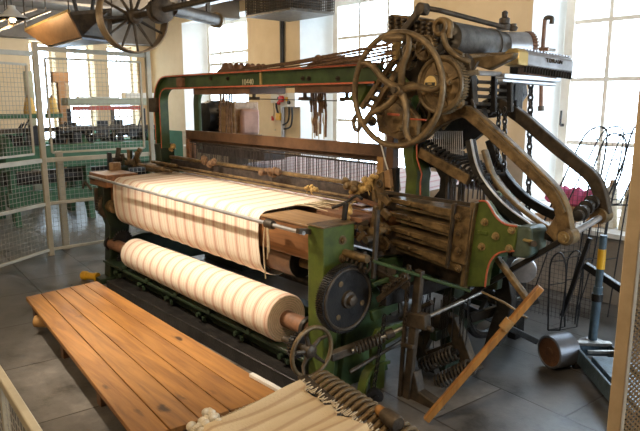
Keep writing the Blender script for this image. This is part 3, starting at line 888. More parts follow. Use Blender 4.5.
# hanging harness cords below the boards
def cords(pxs, y0, top, bots, name, r=.009, mat='rope'):
    m = MB()
    for px, bt in zip(pxs, bots):
        a = at(px, top, Y=y0); b_ = at(px+random.uniform(-1, 1), bt, Y=y0)
        mid = (a+b_)/2+V((random.uniform(-.01, .01), 0, 0))
        m.tube([a, mid, b_], r, 6)
        k = random.uniform(.2, .8); p = a+(b_-a)*k
        m.tube([p-V((0, 0, .03)), p, p+V((0, 0, .03))], [r, r*1.9, r], 6)
    return part(m, name, mat)
cords([311.5, 313.5, 316, 318.5, 321, 323, 325], 3.05, 92, [112, 133, 136, 116, 134, 113, 137], 'harness_cord')
cords([312, 314, 318, 323], 3.12, 112, [140, 138, 141, 139], 'harness_cord', .005, 'string')
cords([220, 224, 227, 229.5, 231.5], 3.05, 90, [133, 106, 134, 133, 134], 'harness_cord')
# cords running over to the dobby
m = MB()
for (a, b_) in (((226, 71), (392, 43)), ((228, 72), (392, 47)), ((232, 73), (395, 50)), ((224, 72.5), (388, 45)), ((318, 66), (392, 52)), ((322, 68), (394, 56)), ((330, 70), (395, 60)), ((236, 74), (392, 54))):
    p = at(*a, Y=2.95+random.random()*.15); q = at(*b_, X=-2.45)
    m.tube([p, (p+q)/2-V((0, 0, .015)), q], .006, 6)
part(m, 'shedding_cord', 'rope')

# --- heald frames
def heald_frame(y, z1, dz, mat):
    root = part(MB().box(-5.55, -2.84, y-.014, y+.014, z1-.085, z1), 'heald_frame', mat, bevel=.003)
    MB().box(-5.55, -5.49, y-.014, y+.014, .80, z1-.085).build('side_stave', 'beam_wood', root, bevel=.003)
    MB().box(-2.90, -2.84, y-.014, y+.014, .80, z1-.085).build('side_stave', 'ply', root, bevel=.003)
    MB().box(-5.55, -2.84, y-.012, y+.012, .76, .81).build('bottom_stave', 'beam_wood', root)
    MB().cyl((-5.5, y, z1-.115), (-2.88, y, z1-.115), .007, 8).build('heald_rod', 'heald', root)
    m = MB(); n = 170
    for i in range(n):
        x = -5.46+2.56*(i+random.random()*.7)/n; s = random.uniform(-.004, .004); w = .0020
        m.tube([(x, y+s, z1-.118), (x+s, y, 1.16), (x, y+s, .81)], w, 3, caps=False)
    m.build('healds', 'heald', root, kind='stuff', smooth=False)
    return root
heald_frame(3.05, 1.455, 0, 'dark_wood')
heald_frame(3.10, 1.425, 0, 'dark_wood')

# --- warp sheet running back to the warp beam
M['warp'] = cloth_mat('striped_warp', -5.5, .17, None, ((.74, .68, .72), (.66, .56, .60), (.60, .30, .36), (.68, .52, .56)))
part(MB().add([(-5.45, 2.9, 1.045), (-2.9, 2.9, 1.045), (-2.9, 4.35, 1.12), (-5.45, 4.35, 1.12), (-5.45, 2.9, 1.04), (-2.9, 2.9, 1.04), (-2.9, 4.35, 1.115), (-5.45, 4.35, 1.115)],
    [(0, 1, 2, 3), (7, 6, 5, 4), (0, 4, 5, 1), (1, 5, 6, 2), (2, 6, 7, 3), (3, 7, 4, 0)]), 'warp_sheet', 'warp')
part(MB().cyl((-5.6, 4.38, 1.06), (-2.75, 4.38, 1.06), .06, 20), 'back_rest', 'dark_wood')
wbm = part(MB().cyl((-5.45, 4.35, .55), (-2.9, 4.35, .55), .27, 36), 'warp_beam', 'warp')
for x in (-5.5, -2.85): MB().lathe((x-.02, 4.35, .55), (1, 0, 0), [(0, .36), (.04, .36), (.04, .05)], 36).build('beam_flange', 'iron', wbm)
MB().cyl((-5.75, 4.35, .55), (-2.6, 4.35, .55), .05, 16).build('beam_shaft', 'iron', wbm)

# --- sley with its hand rail
part(MB().box(-5.86, -2.64, 2.90, 2.94, 1.17, 1.202), 'sley_cap', 'iron_gold', bevel=.008)
part(MB().box(-5.80, -2.70, 2.915, 2.93, 1.06, 1.165), 'reed', 'heald')
part(MB().box(-5.86, -2.64, 2.84, 3.0, .93, 1.03), 'sley_beam', 'beam_wood', bevel=.006)
part(MB().tube([(-5.7, 2.84, 1.115), (-2.85, 2.84, 1.105)], .011, 8), 'temple_bar', 'iron_gold')
part(MB().tube([(-5.7, 2.80, 1.095), (-2.85, 2.80, 1.085)], .009, 8), 'temple_bar', 'iron_tan')
# temple heads / knotted cloth pieces on the bars
def lump(px, py, Y, s, mat, name, parent=LM):
    c = at(px, py, Y=Y); m = MB(); rnd = random.Random(px)
    for k in range(4):
        o = V((rnd.uniform(-s, s)*1.1, rnd.uniform(-s, s)*.5, rnd.uniform(-s, s)*.5))
        m.lathe(c+o-V((s*.8, 0, 0)), (1, rnd.uniform(-.7, .7), rnd.uniform(-.5, .7)), [(0, .2*s), (s*.3, .75*s), (s*.9, .85*s), (s*1.4, .5*s), (s*1.7, .1*s)], 10)
    return m.build(name, mat, parent)
for px, py in ((205, 161), (213, 163.5)): lump(px, py, 2.82, .035, 'rope', 'temple_roller')
for px, py in ((263, 173), (271, 172), (277, 171)): lump(px, py, 2.82, .032, 'rope', 'temple_roller')
for px, py in ((347, 184), (353, 187)): lump(px, py, 2.82, .032, 'iron_gold', 'temple_roller')

# --- breast beam (wood), front rail tube, take-up roller
bb = part(MB().box(-5.82, -2.70, 2.285, 2.56, .80, 1.005), 'breast_beam', 'beam_wood', bevel=.008)
MB().box(-3.21, -2.72, 2.278, 2.57, 1.005, 1.018).build('cover_board', 'pale_beam', bb, bevel=.003)
for x in (-3.08, -2.84): bolt((x, 2.285, .965), (0, -1, 0), .012, .01).build('bolt', 'iron', bb)
fr = part(MB().tube([(-5.88, 2.16, 1.03), (-2.66, 2.19, .995)], .0125, 12), 'front_rail', 'silver')
MB().lathe((-3.02, 2.187, .999), (1, -.0, -.01), [(0, .013), (0, .03), (.035, .032), (.07, .026), (.07, .013)], 16).build('rail_collar', 'iron', fr)
for x0 in (-5.88, -2.70): MB().bar((x0+.02, 2.16, 1.01), (x0+.02, 2.32, .98), .03, .03).build('rail_bracket', 'iron', fr)
m = MB()
for dx, l in ((-.01, .33), (.012, .20), (.02, .16)):
    m.tube(smooth_path([(-3.0+dx, 2.165, .98), (-3.0+dx*2, 2.16, .85), (-3.0+dx, 2.165, .98-l)]), .005, 6)
m.build('hanging_string', 'string', fr)
tr = part(MB().cyl((-5.62, 2.42, .725), (-2.96, 2.42, .725), .105, 30), 'take_up_roller', 'dark_wood')
MB().lathe((-2.962, 2.42, .725), (1, 0, 0), [(0, .106), (.008, .106), (.01, .04)], 30).build('end_plate', 'black_iron', tr)
MB().cyl((-2.96, 2.42, .725), (-2.52, 2.42, .725), .036, 16).build('roller_shaft', 'iron_gold', tr)
MB().lathe((-3.24, 2.42, .725), (1, 0, 0), [(0, .107), (.0, .112), (.015, .112), (.015, .107)], 30).build('roller_band', 'iron', tr)

# --- right front standard (green post)
po = part(MB().prism([(2.25, 0), (2.33, 0), (2.36, .3), (2.36, .70), (2.50, .78), (2.50, 1.03), (2.25, 1.03), (2.25, .4)], 'X', -2.70, -2.56), 'front_standard', 'green_bright', bevel=.008)
MB().box(-2.705, -2.555, 2.245, 2.505, 1.028, 1.036).build('cap', 'iron_gold', po, bevel=.003)
for (y, z) in ((2.40, .94), (2.40, .83)): bolt((-2.56, y, z), (1, 0, 0), .02, .02).build('bolt', 'iron_gold', po)
MB().cyl((-2.56, 2.42, .86), (-2.38, 2.43, .855), .025, 12).build('stud', 'iron_gold', po)
MB().helix((-2.53, 2.44, .82), (-2.40, 2.46, .80), .035, .011, 4).build('coil', 'iron', po)
# dark stop lever beside the post
part(MB().bar((-2.40, 2.50, .72), (-2.43, 2.56, 1.12), .03, .02), 'starting_handle', 'iron', bevel=.004)

# --- left end: standard, ratchet wheel, small iron block
ls = part(MB().prism([(2.22, 0), (2.36, 0), (2.42, .35), (2.48, .70), (2.56, .80), (2.56, 1.0), (2.22, 1.0), (2.20, .75), (2.26, .55), (2.24, .25)], 'X', -5.82, -5.68), 'front_standard', 'green_dark', bevel=.008)
MB().box(-5.84, -5.66, 2.12, 2.40, 0, .05).build('foot', 'green_dark', ls, bevel=.006)
wc = at(105, 207, Y=2.30)
part(MB().gear((-5.72, 2.28, wc.z+.04), (1, 0, 0), .13, .04, 30, .012), 'ratchet_wheel', 'iron')
part(MB().cyl((-5.74, 2.28, wc.z+.04), (-5.58, 2.28, wc.z+.04), .06, 18), 'ratchet_hub', 'iron_gold')
part(MB().box(-5.84, -5.81, 2.18, 2.22, .70, .92), 'weight_lever', 'iron', bevel=.005)
part(MB().tube(smooth_path([(-5.84, 2.16, .90), (-5.90, 2.13, .97), (-5.92, 2.11, .91)]), .012, 8), 'hook', 'iron')
for q in (((-5.60, 2.34, .42), .10, 24), ((-5.58, 2.40, .22), .14, 34)): part(MB().gear(q[0], (1, 0, 0), q[1], .03, q[2], .012), 'change_gear', 'black_iron')
part(MB().box(-5.98, -5.57, 2.20, 2.52, .94, 1.06), 'beam_end_block', 'beam_wood', bevel=.008)
p = at(158, 105, Y=2.86); part(MB().box(p.x-.09, p.x+.07, 2.80, 2.92, p.z-.07, p.z+.07), 'beam_bracket', 'iron', bevel=.008)
# left end of the sley: shuttle box and picker parts
part(MB().box(-6.0, -5.60, 2.80, 2.98, 1.02, 1.10), 'shuttle_box', 'iron_gold', bevel=.006)
rnd = random.Random(3)
c = at(127, 163, Y=2.72)
for k in range(9):
    a = c+V((rnd.uniform(-.09, .09), rnd.uniform(-.1, .1), rnd.uniform(-.06, .05)))
    m = MB(); m.bar(a, a+V((rnd.uniform(-.06, .08), rnd.uniform(-.06, .06), rnd.uniform(.06, .14))), .03, .045)
    m.cyl(a-V((0, .05, 0)), a+V((0, .05, 0)), .03, 10)
    part(m, 'picker_link', ['green_dark', 'iron', 'iron_gold'][k % 3])
p = at(110, 163, Y=2.5); part(MB().box(p.x-.03, p.x+.02, 2.48, 2.52, 1.0, 1.22), 'stop_finger', 'black_iron', bevel=.006)
p = at(116, 165, Y=2.5); part(MB().box(p.x-.04, p.x+.04, 2.44, 2.54, 1.0, 1.13), 'wooden_buffer', 'pale_beam', bevel=.012)
for k, (y, z) in enumerate(((2.62, 1.12), (2.70, 1.09), (2.76, 1.14))):
    part(MB().cyl((-5.75, y, z), (-5.28, y+.02, z-.005), .016, 10), 'guide_bar', 'iron_gold')
c = at(163, 157, Y=2.86)

# --- lower front framing between the ends
part(MB().box(-5.72, -2.66, 2.27, 2.32, .03, .20), 'bottom_rail', 'green_dark', bevel=.006)
part(MB().box(-5.72, -2.66, 2.18, 2.36, .20, .225), 'bottom_flange', 'green_dark', bevel=.004)
part(MB().box(-5.7, -2.62, 2.75, 2.85, .12, .25), 'cross_rail', 'green_dark', bevel=.006)
part(MB().box(-5.7, -2.62, 4.1, 4.2, .10, .30), 'rear_rail', 'green_dark', bevel=.006)
part(MB().cyl((-5.9, 2.75, .45), (-2.45, 2.75, .45), .035, 14), 'bottom_shaft', 'iron')
part(MB().cyl((-5.9, 3.2, .75), (-2.4, 3.2, .75), .04, 14), 'crank_shaft', 'iron')
part(MB().prism([(2.36, .1), (4.5, .1), (4.5, .30), (3.9, .42), (3.3, .34), (2.6, .44), (2.36, .40)], 'X', -5.78, -5.70), 'end_frame', 'green_dark', bevel=.008)
part(MB().prism([(4.25, .3), (4.5, .3), (4.46, 1.05), (4.3, 1.05)], 'X', -5.78, -5.70), 'back_standard', 'green_dark', bevel=.008)
part(MB().prism([(2.8, .4), (3.0, .4), (2.95, .95), (2.97, 1.32), (2.80, 1.32), (2.82, .95)], 'X', -5.78, -5.66), 'arch_standard', 'green_dark', bevel=.008)
for k in range(16):
    m = MB(); x = -5.5+k*.17; z = .10+.09*math.sin(k*2.1)
    m.bar((x, 2.24, z+.05), (x+.12, 2.20, z+.03), .02, .03); m.cyl((x+.06, 2.17, z+.06), (x+.06, 2.28, z+.06), .02, 8)
    part(m, 'motion_link', 'green_dark')

# --- right end frame castings
ef = part(MB().prism([(2.36, .0), (2.52, .0), (2.50, .35), (2.7, .55), (3.2, .50), (3.75, .55), (4.15, .35), (4.2, 0), (4.4, 0), (4.42, .6), (4.3, 1.05), (4.1, 1.05), (4.0, .80), (3.1, .72), (2.5, .78), (2.40, .6)], 'X', -2.68, -2.60), 'end_frame', 'green', bevel=.008)
# tall curved standard carrying the dobby
XS = -2.62
col_l = [(407, 95), (407, 116), (407, 153), (410, 176), (408, 200), (404, 228)]
col_r = [(424, 228), (420, 200), (420, 183), (421.5, 174), (416.5, 158), (416, 116), (416, 95)]
sd = part(MB().prism([xz(*p, 3.0) for p in col_l+col_r], 'Y', 2.96, 3.10), 'standard', 'green_bright', bevel=.006)
cr2 = [(418, 228), (418, 185), (421, 172), (428, 166), (437, 168), (442, 178), (441, 190), (433, 200), (430, 228), (445, 228), (447, 195), (456, 170), (455, 150), (421, 150), (417, 160)]
part(MB().prism([xz(*p, 3.12) for p in cr2], 'Y', 3.1, 3.18), 'arch_casting', 'black_iron', bevel=.006)
part(MB().tube([V((*xz(*p, 2.955), 0)).xzy if False else at(p[0]+.3, p[1], Y=2.955) for p in col_r[:-1]], .005, 6), 'red_lining', 'red')
part(MB().box(at(386, 150, Y=3.0).x, at(393, 150, Y=3.0).x, 3.0, 3.06, .6, 1.78), 'harness_post', 'dark_wood', bevel=.004)
part(MB().tube([at(377.5, 131, Y=2.98), at(385, 160, Y=2.98), at(391, 180, Y=2.98)], .005, 6), 'white_cord', 'white_plastic')
# ------------------------------------------------------------------ woven cloth, roll, platform
M['cloth'] = cloth_mat('striped_wool_cloth', -5.55, .145, (.885, .935))  # the pair sets the heights of the painted shade on the drop
M['cloth_roll'] = cloth_mat('striped_wool_cloth_rolled', -5.4, .125)
def sheet(path, x0f, x1f, th, name, mat, loc, nx=60):
    """cloth following a (y,z) path; x limits are functions of the position along it"""
    n = len(path); vs = []; fs = []
    for side in (0, 1):
        for i, (y, z) in enumerate(path):
            q0 = V(path[max(i-1, 0)]); q1 = V(path[min(i+1, n-1)]); t = (q1-q0).normalized(); nn = V((-t.y, t.x))
            f = i/(n-1); a, b_ = x0f(f), x1f(f)
            for k in range(nx+1):
                x = a+(b_-a)*k/nx
                rip = .0025*math.sin(x*38+1.7*f)*(1 if side == 0 else 1)
                off = nn*(rip+(th if side else 0))
                vs.append((x, y+off.x, z+off.y))
    W = nx+1; S = n*W
    for i in range(n-1):
        for k in range(nx):
            a = i*W+k
            fs.append((a, a+1, a+W+1, a+W)); fs.append((S+a, S+a+W, S+a+W+1, S+a+1))
    for i in range(n-1):
        for k in (0, nx):
            a = i*W+k; fs.append((a, a+W, S+a+W, S+a))
    for i in (0, n-1):
        for k in range(nx):
            a = i*W+k; fs.append((a, a+1, S+a+1, S+a))
    return MB().add(vs, fs).build(name, mat, loc=loc)
path = [(2.86, 1.052), (2.7, 1.046), (2.5, 1.04), (2.34, 1.034)]
for k in range(1, 7):
    a = PI/2*k/6; path.append((2.34-.075*math.sin(a), 1.034-.075+.075*math.cos(a)))
path += [(2.262, .88), (2.264, .80)]
path += [(2.272, .725)]
for k in range(1, 8):
    a = PI*.62*k/7; path.append((2.42-.147*math.cos(a), .725-.147*math.sin(a)*.98))
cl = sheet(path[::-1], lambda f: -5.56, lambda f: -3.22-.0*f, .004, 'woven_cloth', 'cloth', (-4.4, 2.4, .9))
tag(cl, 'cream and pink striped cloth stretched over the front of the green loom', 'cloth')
for a in cl.data.polygons: pass
# cloth roll
rr = thing('cloth_roll', 'rolled up striped cloth hanging low along the front of the loom', 'cloth roll', (-4.15, 2.27, .23))
yr_, zr_ = 2.28, .375
prof = [(0, .05), (0, .126)]
RX = at(126, 248, Y=2.2).x; RL = -2.95-RX
m = MB().lathe((RX, yr_, zr_), (1, 0, 0), [(0, .05), (0, .132), (.01, .138), (1.2, .150), (RL-.01, .158), (RL, .152), (RL, .05)], 56)
m.build('wound_cloth', 'cloth_roll', rr)
m = MB()
for r in (.07, .085, .10, .115, .13, .145): m.ring((-2.95, yr_, zr_), (1, 0, 0), r, .004, 40, 6)
m.build('wound_edge', 'string', rr)
MB().cyl((-5.72, yr_, zr_), (-2.70, yr_, zr_), .055, 24).build('core', 'rust', rr)
for x in (-5.74, -2.74): MB().lathe((x, yr_, zr_), (1, 0, 0), [(0, .03), (0, .075), (.03, .075), (.03, .03)], 20).build('end_bearing', 'black_iron', rr)

# fringe of threads at the cloth's right hand edge
m = MB(); rnd = random.Random(5)
for k in range(16):
    y = 2.55+.3*rnd.random(); x = -3.22
    m.tube(smooth_path([(x, y, 1.047), (x+.08+.1*rnd.random(), y+.02, 1.052), (x+.2+.15*rnd.random(), y+rnd.uniform(-.03, .06), 1.04+rnd.uniform(0, .03))], 4), .003, 4)
tag(m.build('loose_threads', 'string', loc=(-3.1, 2.7, 1.04)), 'loose pale threads trailing off the right edge of the striped cloth', 'threads')
# ------------------------------------------------------------------ board platform
pf = thing('platform', 'low varnished pine board platform in front of the loom', 'platform', (-3.8, 1.55, 0))
ZT = .20
n_top = [at(25.5, 297, Z=ZT), at(97, 281, Z=ZT)]
f_top = [at(137, 440, Z=ZT), at(283, 393, Z=ZT)]
nb = 5
def lerp(a, b_, t): return a+(b_-a)*t
# plank boundaries along the two ends
for i in range(nb):
    g = .004
    t0, t1 = i/nb, (i+1)/nb
    a0 = lerp(n_top[0], n_top[1], t0+g); a1 = lerp(n_top[0], n_top[1], t1-g)
    b0 = lerp(f_top[0], f_top[1], t0+g); b1 = lerp(f_top[0], f_top[1], t1-g)
    if i == 0:
        # the outer board is notched at its far end
        pass
    vs = [a0, a1, b1, b0]
    dn = V((0, 0, -.028))
    MB().add([v for v in vs]+[v+dn for v in vs], [(0, 1, 2, 3), (7, 6, 5, 4), (0, 4, 5, 1), (1, 5, 6, 2), (2, 6, 7, 3), (3, 7, 4, 0)]).build('board', 'plank', pf, bevel=.003, smooth=False)
e0 = lerp(n_top[0], n_top[1], .02)
for f in (.03, .36, .68, .97):
    a = lerp(lerp(n_top[0], f_top[0], f), lerp(n_top[1], f_top[1], f), .06); b_ = lerp(lerp(n_top[0], f_top[0], f), lerp(n_top[1], f_top[1], f), .97)
    MB().bar(a-V((0, 0, .065)), b_-V((0, 0, .065)), .045, .072).build('bearer', 'dark_wood', pf, bevel=.003)
    for q in (lerp(a, b_, .06), lerp(a, b_, .94)):
        MB().bar((q.x, q.y, 0), (q.x, q.y, .12), .06, .06).build('leg', 'dark_wood', pf, bevel=.003)
p0 = lerp(lerp(n_top[0], f_top[0], .02), lerp(n_top[1], f_top[1], .02), .03)
p1 = lerp(n_top[0], f_top[0], 1.); 
MB().bar(lerp(n_top[0], f_top[0], .1)+(n_top[1]-n_top[0]).normalized()*.05-V((0, 0, .06)), p1+(n_top[1]-n_top[0]).normalized()*.05-V((0, 0, .06)), .025, .07).build('side_rail', 'dark_wood', pf)
p = at(39, 323, Z=.08)
MB().cyl((p.x, p.y-.02, .10), (p.x+.1, p.y+.07, .10), .045, 14).build('wooden_peg', 'ply', pf)

# yellow plastic foot beside the loom
p = at(91, 276, Z=.04)
r = thing('yellow_block', 'bright yellow plastic block on the floor at the loom\'s left foot', 'block', (p.x, p.y, 0))
MB().lathe((p.x-.07, p.y-.06, .045), (1, .55, 0), [(0, .035), (.01, .045), (.05, .045), (.06, .036), (.15, .036), (.16, .042), (.19, .042)], 18).build('body', 'yellow', r)
MB().lathe((p.x-.072, p.y-.061, .045), (1, .55, 0), [(-.004, .02), (.0, .028)], 14).build('end_hole', 'brass_plate', r)

# oily floor board between the platform and the loom, with a pale batten on the platform's edge
a = at(104, 281, Z=.10); b_ = at(300, 386, Z=.10)
fd_ = (b_-a).normalized(); fn_ = V((-fd_.y, fd_.x, 0))
if fn_.y < 0: fn_ = -fn_
a = a+fn_*.17; b_ = b_+fn_*.17
tag(MB().bar(a-V((0, 0, .05)), b_-V((0, 0, .05)), .30, .10).build('oily_board', 'black_iron', loc=(a.x, a.y, 0), bevel=.006), 'long dark oily board on the floor between the pine platform and the loom', 'board')
a = at(251, 374.5, Z=.212); b_ = at(281, 391, Z=.212)
tag(MB().bar(a, b_, .028, .02).build('pale_batten', 'white_plastic', loc=tuple(a), bevel=.002), 'short pale batten on the platform edge near the striped blanket', 'batten')

# ------------------------------------------------------------------ bench with lag mat and cloth
ZB = .40
bl = thing('lag_bench', 'low iron bench in front of the loom\'s right end', 'bench', (-1.9, 1.4, 0))
c00 = at(335, 381, Z=ZB); c10 = at(420, 436, Z=ZB)
rowd = (c10-c00).normalized()
ld = (at(205, 425, Z=ZB)-at(318, 378, Z=ZB)).normalized()   # along each lag, away from the loom
Lg = .80
E0 = c00+V((0, 0, -.05)); 
for a, b_ in ((c00, c10), (c00+ld*Lg, c10+ld*Lg), (c00, c00+ld*Lg), (c10, c10+ld*Lg)):
    MB().bar(a-V((0, 0, .055)), b_-V((0, 0, .055)), .035, .04).build('frame_rail', 'iron', bl, bevel=.003)
for q in (c00, c10, c00+ld*Lg, c10+ld*Lg):
    MB().bar((q.x, q.y, 0), (q.x, q.y, ZB-.035), .04, .04).build('leg', 'iron', bl, bevel=.003)
nl = 26
step = (c10-c00).length/14
G = 'lags of the lag mat on the low bench'
first = None
for i in range(nl):
    q = c00+rowd*(step*i-.10)
    if first is None:
        root = thing('lag', 'bowed brown rod of the lag mat', 'lag', tuple(c00-V((0, 0, .02))), G)
        pts = []
        b0 = c00-V((0, 0, .02))
        pts = [b0-ld*.05-V((0, 0, .08)), b0-ld*.045-V((0, 0, .02)), b0-ld*.02+V((0, 0, .018)), b0+ld*.03+V((0, 0, .028)), b0+ld*.08+V((0, 0, .014)), b0+ld*.13]
        MB().tube(smooth_path(pts, 4), .0125, 8).build('bowed_end', 'iron_gold', root)
        MB().tube([b0+ld*.12, b0+ld*Lg], .008, 8).build('rod', 'black_iron', root)
        first = root; o = root
    else: o = copy_tree(first)
    o.location = q-V((0, 0, .02))
    o['label'] = 'bowed dark rod of the rod mat lying on the low bench'
# flat dark bar and wooden plug on the mat
a = at(302, 377, Z=ZB+.04); b_ = at(331, 402, Z=ZB+.04)
tag(MB().bar(a, b_, .05, .018).build('flat_bar', 'iron', loc=tuple(a), bevel=.004), 'flat dark metal bar laid across the rods beside the striped blanket', 'bar')
a = at(377, 408, Z=ZB+.035); b_ = at(391, 419, Z=ZB+.035); mid = lerp(a, b_, .35)
r = thing('spindle', 'short wooden spindle with a grey sleeve stuck among the rods', 'spindle', tuple(a))
MB().lathe(a, b_-a, [(0, .012), (.01, .021), (.05, .024), (.07, .026)], 16).build('wood_end', 'stick', r)
MB().lathe(a+(b_-a).normalized()*.06, b_-a, [(0, .030), (.01, .033), (.09, .036), (.10, .03)], 16).build('sleeve', 'iron', r)

# striped blanket lying over the bench
def blanket():
    m, nt, b = new_mat('cream_blanket_stripes')
    tc = N(nt, 'ShaderNodeTexCoord'); sp = N(nt, 'ShaderNodeSeparateXYZ'); nt.links.new(tc.outputs['UV'], sp.inputs[0])
    a = N(nt, 'ShaderNodeMath', operation='MULTIPLY'); a.inputs[1].default_value = 9
    nt.links.new(sp.outputs['Y'], a.inputs[0])
    fr_ = N(nt, 'ShaderNodeMath', operation='FRACT'); nt.links.new(a.outputs[0], fr_.inputs[0])
    r = ramp(nt, [(0, (.66, .54, .36)), (.5, (.60, .47, .30)), (.62, (.46, .32, .20)), (.78, (.52, .39, .25)), (.86, (.66, .54, .36))])
    nt.links.new(fr_.outputs[0], r.inputs['Fac']); nt.links.new(r.outputs['Color'], b.inputs['Base Color'])
    b.inputs['Roughness'].default_value = .95
    no = N(nt, 'ShaderNodeTexNoise', Scale=90., Detail=3); nt.links.new(tc.outputs['Object'], no.inputs['Vector'])
    bp = N(nt, 'ShaderNodeBump', Strength=.8, Distance=.006); nt.links.new(no.outputs['Fac'], bp.inputs['Height']); nt.links.new(bp.outputs['Normal'], b.inputs['Normal'])
    return m
M['blanket'] = blanket()
# corners of the blanket on the plane of the bench
K = [at(186, 437, Z=ZB+.03), at(299, 386, Z=ZB+.03), at(372, 437, Z=ZB+.03)]
K.append(K[0]+(K[2]-K[1])*1.15)
K[2] = K[1]+(K[2]-K[1])*1.4; K[3] = K[0]+(K[2]-K[1])
nu, nv = 46, 40
vs = []; fs = []; uv = []
rnd = random.Random(11)
for s in (0, 1):
    for i in range(nu+1):
        for j in range(nv+1):
            u, v = i/nu, j/nv
            p = lerp(lerp(K[0], K[1], u), lerp(K[3], K[2], u), v)
            z = .012*math.sin(9*v+3*u+1.2*math.sin(4*u))+.008*math.sin(21*v-5*u)+.012
            edge = .012*math.sin(40*v)+.008*math.sin(97*v+1)
            p = p+(K[1]-K[0]).normalized()*edge*u+V((0, 0, max(z, 0)-(.006 if s else 0)))
            if u < .18: p.z -= (.18-u)*(.18-u)*2.2
            vs.append(p); uv.append((u, v))
W = nv+1; S = (nu+1)*W
for i in range(nu):
    for j in range(nv):
        a = i*W+j
        fs.append((a, a+1, a+W+1, a+W)); fs.append((S+a, S+a+W, S+a+W+1, S+a+1))
for i in range(nu):
    for j in (0, nv): a = i*W+j; fs.append((a, a+W, S+a+W, S+a))
for j in range(nv):
    for i in (0, nu): a = i*W+j; fs.append((a, a+1, S+a+1, S+a))
bk_o = thing('striped_blanket', 'cream striped blanket with a frayed edge spread over the rods', 'blanket', tuple(K[0]))
o = MB().add(vs, fs).build('blanket_cloth', 'blanket', bk_o)
ul = o.data.uv_layers.new(name='UVMap')
for lp in o.data.loops: ul.data[lp.index].uv = uv[lp.vertex_index]
m = MB()
for j in range(90):
    v = j/90; p = lerp(K[1], K[2], v)+V((0, 0, .02)); d = (K[1]-K[0]).normalized()
    p = p+d*(.012*math.sin(40*v)+.008*math.sin(97*v+1)-.01)
    m.tube([p, p+d*(.02+.02*rnd.random())+V((rnd.uniform(-.012, .012), rnd.uniform(-.012, .012), .008*rnd.random()))], .0028, 4)
for j in range(60):
    u = j/60; p = lerp(K[0], K[1], u)+V((0, 0, .014)); d = (K[1]-K[2]).normalized()
    m.tube([p, p+d*(.012+.012*rnd.random())-V((0, 0, .006))], .0025, 4)
m.build('fringe', 'string', bk_o, kind='stuff')
p = at(203, 421, Z=ZB+.03)
m = MB()
for k in range(22):
    a = V((rnd.uniform(-.07, .07), rnd.uniform(-.06, .06), rnd.uniform(-.012, .016)))
    m.lathe(p+a-V((0, 0, .02)), (rnd.uniform(-.4, .4), rnd.uniform(-.4, .4), 1), [(0, .008), (.008, .018), (.02, .019), (.032, .012), (.038, .003)], 9)
tag(m.build('wool_tuft', 'cone', loc=tuple(p)), 'pale tuft of wool at the left end of the striped blanket', 'wool')
# ------------------------------------------------------------------ right end: gears, wheels, boxes
g = at(347, 299, X=-2.45)
GC = V((-2.47, g.y, g.z))
gw = part(MB().gear(GC, (1, 0, 0), .203, .06, 90, .010), 'spur_gear', 'black_iron')
MB().ring(GC+V((.031, 0, 0)), (1, 0, 0), .178, .010, 48, 8).build('rim_bead', 'iron', gw)
MB().lathe(GC+V((.028, 0, 0)), (1, 0, 0), [(0, .055), (.02, .05), (.025, .032), (.05, .030), (.055, .016)], 24).build('boss', 'iron', gw)
for a in (2.1, 4.0, 5.9):
    q = GC+V((.031, .12*math.cos(a), .12*math.sin(a)))
    MB().cyl(q, q+V((.004, 0, 0)), .017, 14).build('lightening_hole', 'iron_gold', gw)
part(MB().cyl(GC-V((.22, 0, 0)), GC, .03, 14), 'gear_shaft', 'iron')
# small hand wheel
h = at(312, 352, X=-2.38); HC = V((-2.38, h.y, h.z))
hw = part(MB().ring(HC, (1, 0, 0), .138, .0125, 48, 10), 'small_handwheel', 'iron_tan')
for k in range(5):
    a = 2*PI*k/5+.5; d = V((0, math.cos(a), math.sin(a)))
    MB().tube([HC+d*.02-V((.02, 0, 0)), HC+d*.09-V((.03, 0, 0)), HC+d*.135], [.014, .011, .009], 8).build('spoke', 'iron', hw)
MB().lathe(HC-V((.05, 0, 0)), (1, 0, 0), [(0, .036), (.05, .036), (.06, .02)], 18).build('hub', 'iron', hw)
MB().cyl(HC-V((.25, 0, 0)), HC, .02, 12).build('shaft', 'iron', hw)
MB().gear(HC-V((.12, 0, 0)), (1, 0, 0), .075, .035, 22, .01).build('pinion', 'black_iron', hw)

# take-up worm shaft running back from the gear
a = at(352, 351, X=-2.40); b_ = at(482, 292, X=-2.05)
ws = part(MB().cyl(a, b_, .013, 10), 'worm_shaft', 'steel')
d = (b_-a).normalized()
MB().helix(a+d*.02, a+d*.20, .026, .010, 8).build('worm', 'iron', ws)
MB().lathe(a+d*.22, d, [(0, .016), (0, .03), (.05, .03), (.05, .016)], 14).build('collar', 'iron', ws)
a2 = at(323, 380, X=-2.42); b2 = at(440, 340, X=-2.30)
part(MB().bar(at(330, 357, X=-2.46), at(372, 341, X=-2.42), .05, .05), 'worm_bracket', 'iron', bevel=.006)
part(MB().cyl(at(350, 372, X=-2.40), at(420, 330, X=-2.30), .012, 8), 'lower_rod', 'iron')

